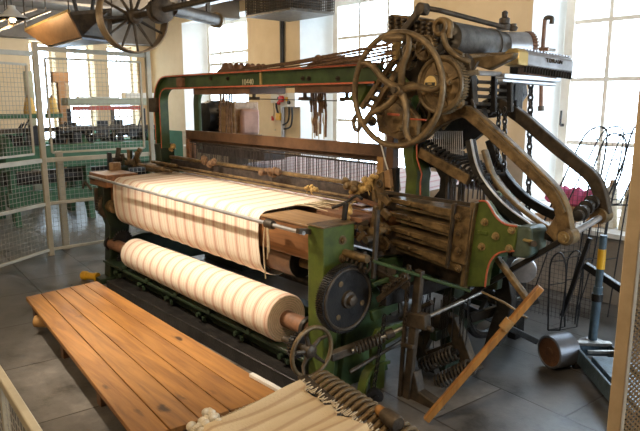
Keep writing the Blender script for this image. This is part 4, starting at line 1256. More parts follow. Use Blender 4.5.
# green brackets around the gear train
def plate(pxs, Y, th, name, mat, parent=LM, bevel=.005):
    return MB().prism([xz(*p, Y) for p in pxs], 'Y', Y, Y+th).build(name, mat, parent, bevel=bevel)
def plateX(pxs, X, th, name, mat, parent=LM, bevel=.005):
    return MB().prism([yz(*p, X) for p in pxs], 'X', X-th, X).build(name, mat, parent, bevel=bevel)
plateX([(352, 262), (380, 290), (384, 345), (396, 412), (380, 416), (352, 408), (340, 388), (346, 340)], -2.56, .05, 'gear_case', 'green')
plateX([(378, 330), (404, 322), (402, 336), (386, 345), (384, 408), (374, 408), (372, 345)], -2.40, .03, 'curved_bracket', 'green_bright')
part(MB().strip(smooth_path([V((*yz(*p, -2.40), 0)).to_2d().to_3d() for p in [(362, 396), (366, 378), (374, 366), (388, 361)]], 5), 'X', -2.44, -2.38, .018), 'curved_strap', 'green_bright')
part(MB().bar(at(372, 285, X=-2.42), at(398, 276, X=-2.36), .025, .03), 'green_lug', 'green', bevel=.006)
plateX([(372, 312), (398, 302), (398, 310), (374, 322)], -2.40, .03, 'green_lug', 'green')
part(MB().bar(at(373, 261, X=-2.30), at(470, 291, Y=2.86), .03, .016), 'box_rail', 'green', bevel=.003)

# vertical post with bracket and chain at the near corner
YP = 2.62
def pp(px, py, Y=YP): return at(px, py, Y=Y)
part(MB().bar(pp(420, 270), pp(405, 418), .035, .05), 'box_lift_post', 'iron', bevel=.005)
part(MB().bar(pp(409, 265, 2.60), pp(398, 420, 2.60), .018, .02), 'lift_rod', 'iron')
m = MB(); q = pp(416, 322)
m.bar(pp(408, 318), pp(428, 322), .06, .09); m.cyl(pp(420, 325), pp(433, 330), .016, 10); part(m, 'lift_bracket', 'iron', bevel=.006)
part(MB().bar(pp(402, 344, 2.60), pp(414, 347, 2.60), .03, .025), 'lift_finger', 'iron', bevel=.004)
part(MB().chain(pp(410, 268, 2.58), pp(405, 322, 2.58), .03, .010, .004), 'lift_chain', 'iron')
part(MB().chain(pp(385, 315, 2.5), pp(371, 405, 2.5), .035, .012, .005), 'lift_chain', 'black_iron')
part(MB().lathe(at(374, 395, Y=2.45), (1, -.6, 0), [(0, .05), (.03, .05), (.035, .02), (.05, .02)], 18), 'chain_wheel', 'black_iron')
ft = [(400, 372), (414, 372), (418, 392), (436, 404), (440, 418), (405, 424), (396, 410)]
plate(ft, 2.62, .07, 'box_foot', 'iron', bevel=.008)
bolt(at(415, 408, Y=2.62), (0, -1, 0), .018, .015).build('foot_bolt', 'iron_gold', LM)

# bent lever arms and rods between post and box
part(MB().bar(pp(374, 270), pp(408, 288), .03, .035), 'rocking_lever', 'iron', bevel=.004)
part(MB().bar(pp(378, 300, 2.5), pp(408, 276, 2.5), .025, .035), 'rocking_lever', 'iron', bevel=.004)
part(MB().chain(pp(383, 290, 2.48), pp(404, 276, 2.48), .03, .012, .005), 'short_chain', 'iron')
rnd = random.Random(21)
for k in range(22):
    px = rnd.uniform(370, 402); py = rnd.uniform(268, 318); Y = rnd.uniform(2.7, 2.95)
    q = at(px, py, Y=Y); t = rnd.random(); m = MB()
    if t < .5: m.bar(q, q+V((rnd.uniform(-.1, .1), rnd.uniform(-.05, .05), rnd.uniform(-.1, .1))), .025, .03)
    else: m.cyl(q, q+V((.03, -.05, .01)), rnd.uniform(.015, .035), 10)
    part(m, 'motion_link' if t < .5 else 'motion_stud', 'iron')

# A-shaped casting behind, with two coil springs
YA = 3.0
A_out = [(420, 318), (446, 314), (454, 318), (462, 336), (474, 370), (463, 374), (450, 338), (446, 328), (430, 336), (424, 350), (436, 376), (445, 394), (432, 398), (418, 366), (413, 345)]
plate(A_out, YA, .06, 'spring_frame', 'iron', bevel=.006)
plate([(424, 352), (456, 340), (458, 346), (426, 360)], YA+.02, .03, 'spring_bar', 'iron')
for (pa, pb, Y) in (((422, 366), (456, 352), 2.90), ((438, 382), (472, 366), 2.90)):
    a = at(*pa, Y=Y); b_ = at(*pb, Y=Y+.08)
    sp = part(MB().helix(a, b_, .045, .0075, 10), 'coil_spring', 'iron')
    MB().cyl(a-(b_-a)*.05, b_+(b_-a)*.05, .018, 10).build('spring_rod', 'black_iron', sp)
part(MB().cyl(at(432, 392, Y=2.95), at(482, 366, Y=3.25), .018, 10), 'spring_link', 'iron')
part(MB().cyl(at(400, 318, Y=2.9), at(432, 302, Y=2.9), .016, 8), 'tie_rod', 'iron')
# dark crank casting and picking parts beneath the green plate
plate([(480, 262), (498, 262), (508, 276), (512, 300), (506, 330), (498, 346), (482, 352), (488, 330), (496, 306), (494, 288), (484, 278)], 3.15, .06, 'picking_casting', 'black_iron')
part(MB().ring(at(498, 284, Y=3.2), (0, 1, 0), .085, .028, 30, 8), 'picking_cam', 'black_iron')
part(MB().lathe(at(524, 268, Y=3.25), (.5, -1, 0), [(0, .05), (.02, .075), (.06, .075), (.065, .06)], 24), 'picking_bowl', 'silver')
part(MB().bar(at(470, 318, Y=3.1), at(538, 298, Y=3.4), .04, .06), 'picking_shaft', 'black_iron', bevel=.006)
part(MB().bar(at(452, 300, Y=3.05), at(536, 341, Y=3.6), .05, .04), 'floor_rail', 'black_iron', bevel=.006)
part(MB().tube([at(482, 292, Y=2.9), at(505, 303, Y=2.88), at(527, 318, Y=2.85)], .007, 6), 'pull_wire', 'iron_tan')
m = MB(); rnd = random.Random(33)
for k in range(26):
    px = rnd.uniform(412, 470); a = at(px, rnd.uniform(288, 300), Y=2.98); b_ = at(px-rnd.uniform(0, 6), rnd.uniform(320, 352), Y=2.98)
    m.tube([a, (a+b_)/2+V((rnd.uniform(-.01, .01), 0, 0)), b_], .0042, 4)
part(m, 'harness_springs', 'black_iron', kind='stuff')
# rear end-frame legs on the right
part(MB().prism([(3.9, 0), (4.02, 0), (4.0, .5), (3.9, .95), (3.7, 1.1), (3.62, 1.05), (3.8, .85), (3.88, .45)], 'X', -2.35, -2.28), 'rear_leg', 'black_iron', bevel=.006)
part(MB().prism([(3.05, 0), (3.35, 0), (3.30, .1), (3.24, .5), (3.3, 1.0), (3.2, 1.0), (3.12, .5), (3.1, .1)], 'X', -2.36, -2.28), 'middle_leg', 'green_dark', bevel=.006)
part(MB().bar((-2.32, 2.5, .62), (-2.32, 4.0, .60), .05, .09), 'side_rail', 'black_iron', bevel=.006)
part(MB().bar((-2.3, 2.95, .28), (-2.3, 4.0, .30), .05, .07), 'side_rail', 'green_dark', bevel=.006)
wl_ = part(MB().ring((-2.30, 3.55, .40), (1, 0, 0), .26, .03, 40, 8), 'drive_wheel', 'black_iron')
for k in range(4):
    a = PI/4+k*PI/2; MB().bar((-2.30, 3.55, .40), (-2.30, 3.55+.25*math.cos(a), .40+.25*math.sin(a)), .03, .04).build('spoke', 'black_iron', wl_)
part(MB().cyl((-2.6, 3.55, .40), (-2.22, 3.55, .40), .035, 14), 'drive_shaft', 'iron')

# --- drop boxes on the end of the sley
YX = 2.84
def bx(px, py, Y=YX): return at(px, py, Y=Y)
db = part(MB().prism([xz(382, 192, 3.0), xz(476, 208, 3.0), xz(470, 288, 3.0), xz(376, 258, 3.0)], 'Y', 2.99, 3.02), 'drop_box', 'iron', bevel=.005)
for k in range(4):
    f = k/4
    l0 = 196+14.2*k; r0 = 210+17*k
    a = bx(392, l0+2); b_ = bx(462, r0+2)
    sh = MB().bar(a+V((0, .05, .0)), b_+V((0, .05, 0)), .14, .012).build('box_shelf', 'iron_gold', db, bevel=.002)
    # tapered swell lever on the front of each cell
    m = MB(); d = b_-a
    m.bar(a+V((0, 0, -.012)), a+d*.55+V((0, -.012, -.014)), .018, .026); m.bar(a+d*.5+V((0, -.014, -.014)), b_+V((0, 0, -.03)), .02, .036)
    m.cyl(a+d*.30+V((0, -.03, -.01)), a+d*.30+V((0, .02, -.01)), .012, 10)
    m.build('swell_lever', 'iron_gold', db, bevel=.003)
    m = MB(); m.bar(a+V((.03, .01, -.045)), b_+V((-.02, .01, -.055)), .012, .018); m.build('swell_spring', 'iron_tan', db)
    e = bx(458, r0+7, 2.80); m = bolt(e, (0, -1, 0), .016, .012); m.build('bolt', 'iron_gold', db)
    e = bx(386, l0+4, 2.80); MB().bar(e+V((-.03, 0, .02)), e+V((.03, .0, -.02)), .03, .045).build('hinge', 'iron_gold', db, bevel=.004)
MB().prism([xz(453, 204, 2.83), xz(473, 208, 2.83), xz(466, 265, 2.83), xz(447, 259, 2.83)], 'Y', 2.815, 2.83).build('end_plate', 'iron_gold', db, bevel=.004)
MB().bar(bx(455, 203, 2.80), bx(447, 268, 2.80), .022, .018).build('slide_bar', 'iron', db, bevel=.003)
MB().bar(bx(382, 193, 2.80), bx(376, 243, 2.80), .03, .03).build('slide_bar', 'iron_gold', db, bevel=.003)
MB().bar(bx(384, 192), bx(474, 205), .015, .02).build('top_rail', 'iron', db)
MB().bar(bx(374, 190), bx(384, 253), .02, .02).build('front_strap', 'iron_gold', db)
# picker spindle end and pale wooden blocks beside the box
part(MB().prism([xz(384, 172, 2.92), xz(391, 169, 2.92), xz(393, 192, 2.92), xz(384, 192, 2.92)], 'Y', 2.90, 3.0), 'box_front', 'pale_beam', bevel=.004)
part(MB().box(at(393, 170, Y=2.95).x, at(398, 170, Y=2.95).x, 2.93, 2.97, 1.16, 1.32), 'box_back', 'black_iron', bevel=.003)
part(MB().prism([xz(372, 178, 2.90), xz(384, 172, 2.90), xz(386, 196, 2.90), xz(374, 200, 2.90)], 'Y', 2.88, 2.92), 'box_mouth', 'iron_gold', bevel=.004)
part(MB().ring(at(379.5, 184, Y=2.865), (0, 1, 0), .022, .007, 20, 6), 'eyelet', 'iron')
part(MB().bar(at(350, 196, Y=2.72), at(378, 206, Y=2.80), .06, .02), 'shuttle_race', 'rust', bevel=.003)
part(MB().box(-3.05, -2.62, 2.62, 2.78, 1.0, 1.03), 'red_board', 'rust', bevel=.004)
part(MB().tube(smooth_path([at(332, 208, Y=2.55), at(345, 203, Y=2.6), at(356, 196, Y=2.65), at(362, 199, Y=2.65)]), .010, 8), 'bent_wire', 'black_iron')
part(MB().bar(at(346, 203, Y=2.50), at(339, 262, Y=2.46), .022, .03), 'weft_lever', 'black_iron', bevel=.003)
part(MB().bar(at(376, 206, Y=2.70), at(370, 246, Y=2.70), .025, .03), 'picker_strap', 'iron_gold', bevel=.004)
rnd = random.Random(4)
for k in range(16):
    m = MB(); q = at(rnd.uniform(352, 384), rnd.uniform(222, 262), Y=rnd.uniform(2.55, 2.8))
    m.bar(q, q+V((rnd.uniform(-.08, .08), rnd.uniform(-.03, .03), rnd.uniform(-.06, .06))), .022, .026)
    if k % 2: m.cyl(q, q+V((.0, -.05, 0)), .022, 10)
    part(m, 'picking_link', 'iron' if k % 3 else 'iron_gold')

# --- bright green end plate
PL = [(479, 201), (486, 201.5), (490, 207), (494, 214), (499, 220), (506, 224.5), (517, 226.5), (516, 240), (514, 251), (505, 251.5), (497, 254), (490.5, 261), (487, 272), (485, 287), (463, 287)]
ep = plate(PL, 2.86, .05, 'end_plate', 'green_bright', bevel=.006)
top_edge = [at(*p, Y=2.855) for p in PL[:7]]; low = [at(*p, Y=2.855) for p in PL[8:14]]
MB().tube(smooth_path(top_edge, 4), .0055, 6).build('red_lining', 'red', ep)
MB().tube(smooth_path(low, 4), .0055, 6).build('red_lining', 'red', ep)
MB().tube(smooth_path([at(p[0]+.6, p[1]-1, Y=2.875) for p in PL[1:7]], 4), .006, 6).build('bright_edge', 'silver', ep)
MB().bar(at(475, 202, Y=2.85), at(463.5, 288, Y=2.85), .045, .03).build('edge_flange', 'iron_tan', ep, bevel=.004)
for p in ((485, 222), (496, 236), (482, 246.5), (512, 230), (509.5, 248.5)):
    bolt(at(*p, Y=2.86), (0, -1, 0), .0155, .022).build('bolt', 'brass_dull', ep)
MB().box(at(478, 230, Y=2.86).x, at(488, 230, Y=2.86).x, 2.853, 2.862, at(483, 234.5, Y=2.86).z, at(483, 231, Y=2.86).z).build('cast_panel', 'green_bright', ep, bevel=.002)
text('cast_letters', '1812', .022, 'green_bright', ep, at(482.7, 232.8, Y=2.852), 0, .002, right=(1, 0, -.03), upv=(0, 0, 1))
MB().prism([xz(517, 226, 2.9), xz(531, 226.5, 2.9), xz(535, 230, 2.9), xz(534, 254, 2.9), xz(528, 258, 2.9), xz(514, 256, 2.9)], 'Y', 2.87, 3.03).build('end_block', 'teal', ep, bevel=.012)
MB().cyl(at(524, 240, Y=2.875), at(532, 241.5, Y=2.82), .008, 8).build('split_pin', 'brass_plate', ep)
MB().cyl(at(531, 243, Y=2.88), at(534, 244, Y=2.80), .016, 10).build('stud', 'iron', ep)
plate([(487, 290), (490, 272), (496, 261), (504, 256), (500, 268), (497, 290)], 3.0, .05, 'box_guide', 'green_dark')

# wooden lever leaning against the end of the loom
a = at(426, 420, Z=.025); b_ = at(541, 287, Y=2.86)
r = thing('wooden_pole', 'orange timber pole leaning from the floor up to the loom\'s right end', 'pole', (a.x, a.y, 0))
d = b_-a
MB().bar(a, b_, .04, .036).build('shaft', 'stick', r, bevel=.005)
q = a+d*.74-V((0, .03, 0))
MB().cyl(q-d.normalized()*.03, q+d.normalized()*.03, .028, 12).build('cork', 'ply', r)
# link from the arm pivot down to the floor
part(MB().bar(at(563, 240, Y=2.96), at(455, 303, Y=3.0), .028, .05, up=(0, 1, 0)), 'long_link', 'black_iron', bevel=.004)
part(MB().bar(at(497, 258, Y=2.93), at(528, 300, Y=2.9), .035, .03), 'stick_link', 'iron_gold', bevel=.004)
# ------------------------------------------------------------------ dobby head above the right end
DB = thing('dobby_head', 'dobby head with a big spoked handwheel and rollers on the loom\'s right end', 'dobby', (-2.3, 3.0, 1.5))
def dp(mb, name, mat, parent=DB, **kw): return mb.build(name, mat, parent, **kw)
C = at(396, 90, Y=2.70); R = .322; AX = V((-.06, 1, 0)).normalized(); AU = V((AX.y, -AX.x, 0))
hw = dp(MB().ring(C, AX, R, .0175, 72, 12), 'handwheel', 'iron_tan')
for k in range(5):
    a0 = math.radians(5+72*k)
    pts = []
    for i in range(9):
        t = i/8; a = a0+.10*math.sin(2*PI*t)
        pts.append(C+AU*math.cos(a)*R*t+V((0, 0, math.sin(a)*R*t))+AX*.05*(1-t)**1.2)
    MB().tube(pts, [.024-.008*i/8 for i in range(9)], 10).build('spoke', 'iron_tan', hw)
MB().lathe(C-AX*.01, AX, [(0, .022), (.006, .03), (.03, .036), (.10, .046), (.13, .05)], 24).build('hub', 'iron_tan', hw)
MB().cyl(C-AX*.03, C+V((0, .5, 0)), .018, 14).build('axle', 'iron', hw)
q = at(397, 38.5, Y=2.70)
MB().lathe(q+V((-.09, -.02, 0)), (1, 0, 0), [(0, .012), (.02, .022), (.12, .024), (.16, .012)], 14).build('grip', 'iron_tan', hw)
MB().ring(at(357, 123, Y=2.72), (.3, 1, 0), .045, .014, 24, 8).build('loop_handle', 'iron_tan', hw)

# main side frames of the dobby
Yd = 2.95
def dpl(pxs, Y, th, name, mat, parent=DB, bevel=.005): return MB().prism([xz(*p, Y) for p in pxs], 'Y', Y, Y+th).build(name, mat, parent, bevel=bevel)
dpl([(372, 104), (384, 84), (398, 62), (404, 30), (412, 26), (452, 34), (470, 60), (474, 104), (466, 116), (438, 122), (420, 128), (404, 134), (396, 128), (378, 124)], 3.05, .05, 'front_frame', 'iron', bevel=.006)
dpl([(430, 120), (480, 104), (508, 88), (510, 60), (520, 60), (524, 95), (512, 112), (490, 118)], 3.7, .05, 'back_frame', 'black_iron', bevel=.006)
# lattice arms slanting up behind the handwheel
for (a, b_, w) in (((362, 108), (396, 58), .035), ((372, 112), (404, 60), .03)):
    dp(MB().bar(at(*a, Y=2.84), at(*b_, Y=2.84), .03, w), 'slanting_bar', 'iron_gold', bevel=.004)
for k in range(6):
    m = MB(); f = (k+.5)/6
    p = at(362+34*f, 108-50*f, Y=2.84); q = at(372+32*f, 112-52*f, Y=2.84); m.bar(p, q, .02, .02); dp(m, 'ladder_rung', 'iron_gold')
dpl([(390, 57), (392, 40), (399, 34), (400, 44), (396, 60)], 2.80, .02, 'brass_guard', 'brass_plate')
dpl([(374, 104), (380, 98), (404, 100), (418, 118), (416, 136), (398, 140), (378, 132)], 2.86, .04, 'cam_cover', 'iron_gold', bevel=.008)
dp(MB().lathe(at(392, 118, Y=2.84), (0, 1, 0), [(0, .03), (.01, .09), (.05, .10)], 24), 'cam_disc', 'iron_gold')
for p, s in (((382, 112), .03), ((402, 128), .028), ((410, 112), .02), ((374, 120), .02)):
    q = at(*p, Y=2.80); dp(bolt(q, (0, -1, 0), s*.7, .03), 'bolt', 'iron_gold')
dp(MB().tube([at(388, 114, Y=2.79), at(399, 115, Y=2.79)], .008, 6), 'red_pointer', 'red')
dp(MB().tube([at(410, 119, Y=2.79), at(426, 120, Y=2.79)], .006, 6), 'red_pointer', 'red')
dpl([(403, 76), (410, 84), (409, 92), (404, 90)], 2.82, .02, 'green_tab', 'green_bright')
dp(MB().bar(at(356, 103, Y=2.9), at(365, 82, Y=2.9), .05, .10), 'beam_socket', 'green_bright', bevel=.006)
# pegged lag cylinder
P0 = at(391, 27, Y=2.95); P1 = at(440, 22, Y=2.95)
la = dp(MB().prism([xz(388, 16, 2.95), xz(391, 14, 2.95), xz(404, 15, 2.95), xz(444, 22, 2.95), xz(446, 40, 2.95), xz(404, 42, 2.95), xz(389, 40, 2.95)], 'Y', 2.95, 3.15), 'lag_cylinder', 'iron_gold', bevel=.008)
for i in range(8):
    for j in range(5):
        q = at(393+6.4*i, 18+1.1*i+4.4*j, Y=2.95); m = MB(); m.lathe(q, (0, -1, 0), [(0, .014), (.03, .012), (.036, .005)], 8); m.build('peg', 'iron', la)
dp(MB().bar(at(403, 32, Y=2.88), at(420, 9, Y=2.88), .03, .04), 'pawl_arm', 'iron', bevel=.005)
dp(MB().lathe(at(419, 8.5, Y=2.85), (0, 1, 0), [(0, .02), (.005, .035), (.06, .035), (.065, .02)], 16), 'pawl_pivot', 'iron')
dp(MB().tube([at(420, 7, Y=2.88), at(440, 10.5, Y=2.95), at(503, 27, Y=3.5)], .015, 10), 'tie_rod', 'iron')
dp(MB().bar(at(419, 9, Y=2.86), at(429, 13, Y=2.9), .02, .03), 'link', 'black_iron', bevel=.003)
# clustered gears
def gearwheel(px, py, Y, r, w, n, mat, name):
    c = at(px, py, Y=Y); g_ = dp(MB().gear(c, (0, 1, 0), r, w, n, .010), name, mat)
    MB().ring(c-V((0, w/2, 0)), (0, 1, 0), r*.82, .008, 36, 6).build('rim_bead', 'iron_tan', g_)
    MB().lathe(c-V((0, w/2+.03, 0)), (0, 1, 0), [(0, r*.16), (.012, r*.22), (.05, r*.26)], 18).build('boss', 'iron_tan', g_)
    for k in range(4):
        a = k*PI/2+.4; MB().bar(c-V((0, w/2, 0)), c+V((math.cos(a)*r*.8, -w/2, math.sin(a)*r*.8)), .02, .018).build('rib', 'iron_gold', g_)
    return g_
gearwheel(426, 48, 2.84, .076, .03, 26, 'iron_gold', 'small_gear')
gearwheel(412, 52, 2.92, .06, .04, 18, 'black_iron', 'pinion')
gearwheel(408, 62, 2.92, .05, .04, 16, 'iron_gold', 'pinion')
big = gearwheel(443, 85, 2.85, .165, .045, 60, 'iron_gold', 'ring_gear')
c = at(443, 85, Y=2.85)
MB().ring(c-V((0, .03, 0)), (0, 1, 0), .150, .014, 48, 8).build('outer_ring', 'iron_tan', big)
MB().lathe(c-V((0, .055, 0)), (0, 1, 0), [(0, .06), (.02, .075), (.05, .08)], 24).build('cam_boss', 'iron_gold', big)
for p in ((437, 78), (450, 82), (446, 95), (438, 93)):
    q = at(*p, Y=2.80); bolt(q, (0, -1, 0), .012, .02).build('bolt', 'iron_tan', big)
# levers, followers and links crowding the space behind the handwheel
rnd = random.Random(17)
for k in range(34):
    px, py = rnd.uniform(368, 470), rnd.uniform(48, 122)
    if 350 < px < 385 and py < 80: continue
    Y = rnd.uniform(2.86, 3.04); q = at(px, py, Y=Y); t = rnd.random(); mt_ = rnd.choice(['iron', 'iron_gold', 'iron_gold', 'black_iron', 'iron_tan'])
    if t < .45:
        an = rnd.uniform(0, PI); d_ = V((math.cos(an), 0, math.sin(an)))*rnd.uniform(.06, .13)
        dp(MB().bar(q-d_, q+d_, .016, rnd.uniform(.016, .03)), 'link_bar', mt_, bevel=.003)
    elif t < .75:
        r_ = rnd.uniform(.018, .04); dp(MB().lathe(q, (0, -1, 0), [(0, r_*.6), (0, r_), (.02, r_), (.025, r_*.7), (.05, r_*.5)], 16), 'follower', mt_)
    else:
        dp(MB().tube(smooth_path([q, q+V((rnd.uniform(-.06, .06), -.02, .06)), q+V((rnd.uniform(-.1, .1), 0, .11))], 4), .009, 7), 'bent_link', mt_)
# counter dial
c = at(430.5, 83.5, Y=2.76)
ct = dp(MB().lathe(c, (0, 1, 0), [(0, .044), (.004, .050), (.05, .050)], 28), 'counter', 'iron_tan')
MB().lathe(c-V((0, .003, 0)), (0, 1, 0), [(0, .042), (.003, .042)], 28).build('dial', 'brass_plate', ct)
MB().box(c.x-.034, c.x+.034, c.y-.006, c.y-.003, c.z-.013, c.z+.006).build('window', 'black_plastic', ct)
text('digits', '1881', .017, 'brass_plate', ct, (c.x, c.y-.0065, c.z-.0035), 0, .0005, right=(1, 0, 0), upv=(0, 0, 1))
# arched bracket over the big roller
dp(MB().tube(smooth_path([at(437, 36, Y=2.9), at(436, 24, Y=2.9), at(443, 20.5, Y=2.9), at(450, 25, Y=2.9), at(449, 38, Y=2.9)]), .020, 10), 'yoke', 'iron_gold')
dp(MB().ring(at(440, 27, Y=2.88), (0, 1, 0), .04, .014, 24, 8), 'yoke_ring', 'iron_gold')
dp(MB().tube(smooth_path([at(443, 34, Y=2.86), at(447, 47, Y=2.85), at(458, 57, Y=2.85), at(470, 62, Y=2.9)]), .016, 10), 'curved_arm', 'iron_tan')
# big black roller and grey drum
a = at(447, 39, Y=2.95); b_ = at(499, 47, Y=3.55)
dp(MB().lathe(a, b_-a, [(0, .03), (0, .098), (.02, .10), ((b_-a).length-.14, .10), ((b_-a).length-.14, .106), ((b_-a).length-.12, .106), ((b_-a).length-.12, .10), ((b_-a).length, .098)], 40), 'pattern_roller', 'roller_iron')
m = MB(); u, w_, d = frame(b_-a)
for k in range(9):
    for j in range(3):
        an = 2.0+j*.75+k*.2; p = a+d*(.06+.05*k)+(u*math.cos(an)+w_*math.sin(an))*.10; m.cyl(p, p+(p-(a+d*(.06+.05*k)))*.06, .008, 6)
dp(m, 'roller_studs', 'iron')
a2 = b_; b2 = at(528, 48, Y=3.75); L_ = (b2-a2).length
dp(MB().lathe(a2, b2-a2, [(0, .05), (0, .085), (.03, .085), (.03, .098), (L_*.85, .098), (L_*.85, .05)], 36), 'end_drum', 'silver')
dp(MB().gear(b2-(b2-a2).normalized()*.01, b2-a2, .105, .035, 30, .013), 'drum_gear', 'rust')
dp(MB().lathe(at(504, 30, Y=3.6), (0, 0, 1), [(0, .05), (.03, .05), (.04, .035), (.07, .035), (.08, .018), (.11, .02), (.12, .008)], 16), 'oil_cup', 'iron')
dp(MB().lathe(at(513, 31, Y=3.62), (0, 0, 1), [(0, .022), (.02, .03), (.03, .02), (.045, .02)], 12), 'nut', 'iron')
# levers under the roller
dp(MB().bar(at(448, 77, Y=2.82), at(478, 72, Y=2.95), .03, .03), 'long_lever', 'iron_tan', bevel=.004)
dp(MB().bar(at(440, 60, Y=2.9), at(508, 56, Y=3.4), .05, .05), 'cross_casting', 'iron_gold', bevel=.008)
dpl([(466, 58), (500, 54), (514, 52), (512, 58), (500, 64), (488, 70), (474, 66)], 3.1, .06, 'bracket_casting', 'iron_tan', bevel=.01)
dp(MB().cyl(at(478, 73, Y=2.95), at(500, 74, Y=3.2), .014, 10), 'bright_rod', 'silver')
# silver grooved cover with its ledge
a = at(519, 61, Y=3.30); b_ = at(566, 68.5, Y=3.62)
d = (b_-a).normalized(); side = V((d.y, -d.x, 0)).normalized(); upv = side.cross(d)
if upv.z < 0: upv = -upv
prof = [(-.055, -.03), (-.072, .0), (-.06, .045), (-.03, .062), (.03, .062), (.06, .045), (.072, -.03)]
def ext(prof, p, q):
    n = len(prof); vs = [e+side*x+upv*z for e in (p, q) for x, z in prof]
    return MB().add(vs, [tuple(range(n)), tuple(range(2*n-1, n-1, -1))]+[(i, i+n, (i+1) % n+n, (i+1) % n) for i in range(n)])
cv = dp(ext(prof, a, b_), 'grooved_cover', 'silver', bevel=.012)
ext([(x*1.06, z*1.06) for x, z in prof], a-d*.06, a+d*.012).build('cover_collar', 'brass_plate', cv, bevel=.006)
m = MB()
for k in range(15):
    p = a+d*((b_-a).length*(k+.5)/15)+upv*.066
    m.bar(p-side*.03, p+side*.03, .012, .012)
m.build('cover_ribs', 'silver', cv)
s = 1 if side.dot(V((0, -1, 0))) > 0 else -1
m = MB()
for k in range(18):
    p = a+d*((b_-a).length*(k+.5)/18)+side*s*.058-upv*.045
    m.bar(p-upv*.022, p+upv*.02, .010, .014)
m.build('cover_teeth', 'black_iron', cv)
ext([(-.05, -.075), (.05, -.075), (.05, -.032), (-.05, -.032)], a+d*.04, b_-d*.10).build('cover_base', 'rust', cv)
nrm = side*s
tl = text('raised_letters', 'TDRAW', .034, 'iron', cv, a+d*((b_-a).length*.56)+nrm*.073+upv*.018, 0, .003, right=d, upv=(upv*.93-nrm*.35))
a3 = at(500, 76, Y=3.20); b3 = at(556, 80, Y=3.55); d3 = (b3-a3).normalized()
m = MB(); m.bar(a3, b3, .09, .03); m.bar(a3+V((0, 0, -.025)), b3-d3*.02+V((0, 0, -.028)), .06, .02)
dp(m, 'ledge', 'silver', bevel=.004)
# stack of horizontal hooks and rods
hk = []
for k in range(5):
    yk = 80+7.2*k
    a = at(462, yk+1, Y=3.0); b_ = at(518-2*k, yk+4, Y=3.55)
    rd = dp(MB().cyl(a, b_, .011, 10), 'hook_rod', 'iron')
    for f in (.2, .55, .85):
        q = a+(b_-a)*f; u_ = (b_-a).normalized(); MB().lathe(q-u_*.012, u_, [(0, .012), (0, .024), (.026, .024), (.026, .012)], 12).build('collar', 'black_iron', rd)
for px in (474, 494, 510):
    dp(MB().bar(at(px, 76, Y=3.25), at(px, 112, Y=3.25), .025, .03), 'hook_plate', 'black_iron', bevel=.003)
dp(MB().box(at(498, 100, Y=3.5).x, at(498, 100, Y=3.5).x+.12, 3.5, 3.6, at(498, 112, Y=3.5).z, at(498, 82, Y=3.5).z), 'hook_block', 'black_iron', bevel=.005)
dp(MB().cyl(at(516, 100, Y=3.4), at(516, 108, Y=3.4), .012, 10), 'drop_pin', 'black_iron')
dpl([(448, 118), (482, 108), (486, 130), (460, 150), (430, 148), (434, 132)], 3.2, .05, 'lower_casting', 'black_iron')
# hanging chains
dp(MB().chain(at(531, 82, Y=3.45), at(528, 215, Y=3.45), .05, .014, .0075), 'pattern_chain', 'black_iron')
dp(MB().chain(at(505, 108, Y=3.35), at(504, 172, Y=3.35), .045, .012, .0065), 'pattern_chain', 'black_iron')
dp(MB().chain(at(499, 110, Y=3.35), at(497, 168, Y=3.35), .045, .012, .0065), 'pattern_chain', 'black_iron')

# rocking arms: two bent levers joined by a rod
def arm(pxs, Y, th, w, name, mat, depth):
    path = smooth_path([V((*xz(px, py, Y), 0)) for px, py in pxs], 5)
    path = [V((p.x, p.y)) for p in path]
    n = len(path); ws = [w[0]+(w[1]-w[0])*i/(n-1) for i in range(n)]
    return MB().strip(path, 'Y', Y, Y+depth, ws).build(name, mat, DB, bevel=.006)
ra = arm([(398, 143), (418, 136), (436, 121), (460, 111), (478, 122), (510, 151), (540, 180), (554, 196), (561, 213), (565, 237)], 2.93, .05, (.075, .072), 'rocking_arm', 'iron_gold', .05)
MB().strip([V(p) for p in [(q.x, q.y) for q in smooth_path([V((*xz(px, py, 2.925), 0)) for px, py in [(478, 119), (510, 147), (540, 176), (556, 193), (565, 212)]], 5)]], 'Y', 2.915, 2.935, .012).build('arm_rib', 'iron_tan', ra)
rb = arm([(468, 122), (485, 106), (499, 105), (520, 118), (548, 142), (575, 164), (590, 177), (598, 192), (603, 215)], 3.38, .05, (.08, .07), 'rocking_arm', 'iron', .05)
pf1 = at(565, 237, Y=2.92); pf2 = at(603, 215, Y=3.42)
MB().lathe(pf1, (0, 1, 0), [(-.015, .03), (0, .045), (.07, .045)], 20).build('pivot_boss', 'iron_gold', ra)
bolt(pf1-V((0, .012, 0)), (0, -1, 0), .022, .02).build('pivot_bolt', 'brass_dull', ra)
MB().lathe(pf2-V((0, .06, 0)), (0, 1, 0), [(0, .045), (.09, .045), (.1, .03)], 20).build('pivot_boss', 'iron_gold', rb)
dp(MB().cyl(V((pf1.x, 2.95, pf1.z)), V((pf2.x, 3.45, pf2.z)), .018, 14), 'pivot_rod', 'silver')
# black toothed rollers between the arms
for k in range(6):
    q = at(577+2.6*k, 216-2.6*k, Y=3.08+.045*k); dp(MB().lathe(q, (0, 1, 0), [(0, .02), (.005, .03+.012*(k % 2)), (.03, .03+.012*(k % 2)), (.036, .02)], 14), 'jack_roller', 'black_iron')
# web joining arm and bow near the pivot
dpl([(545, 232), (556, 214), (566, 214), (572, 230), (566, 243), (556, 244)], 2.94, .045, 'pivot_web', 'iron_gold', bevel=.006)
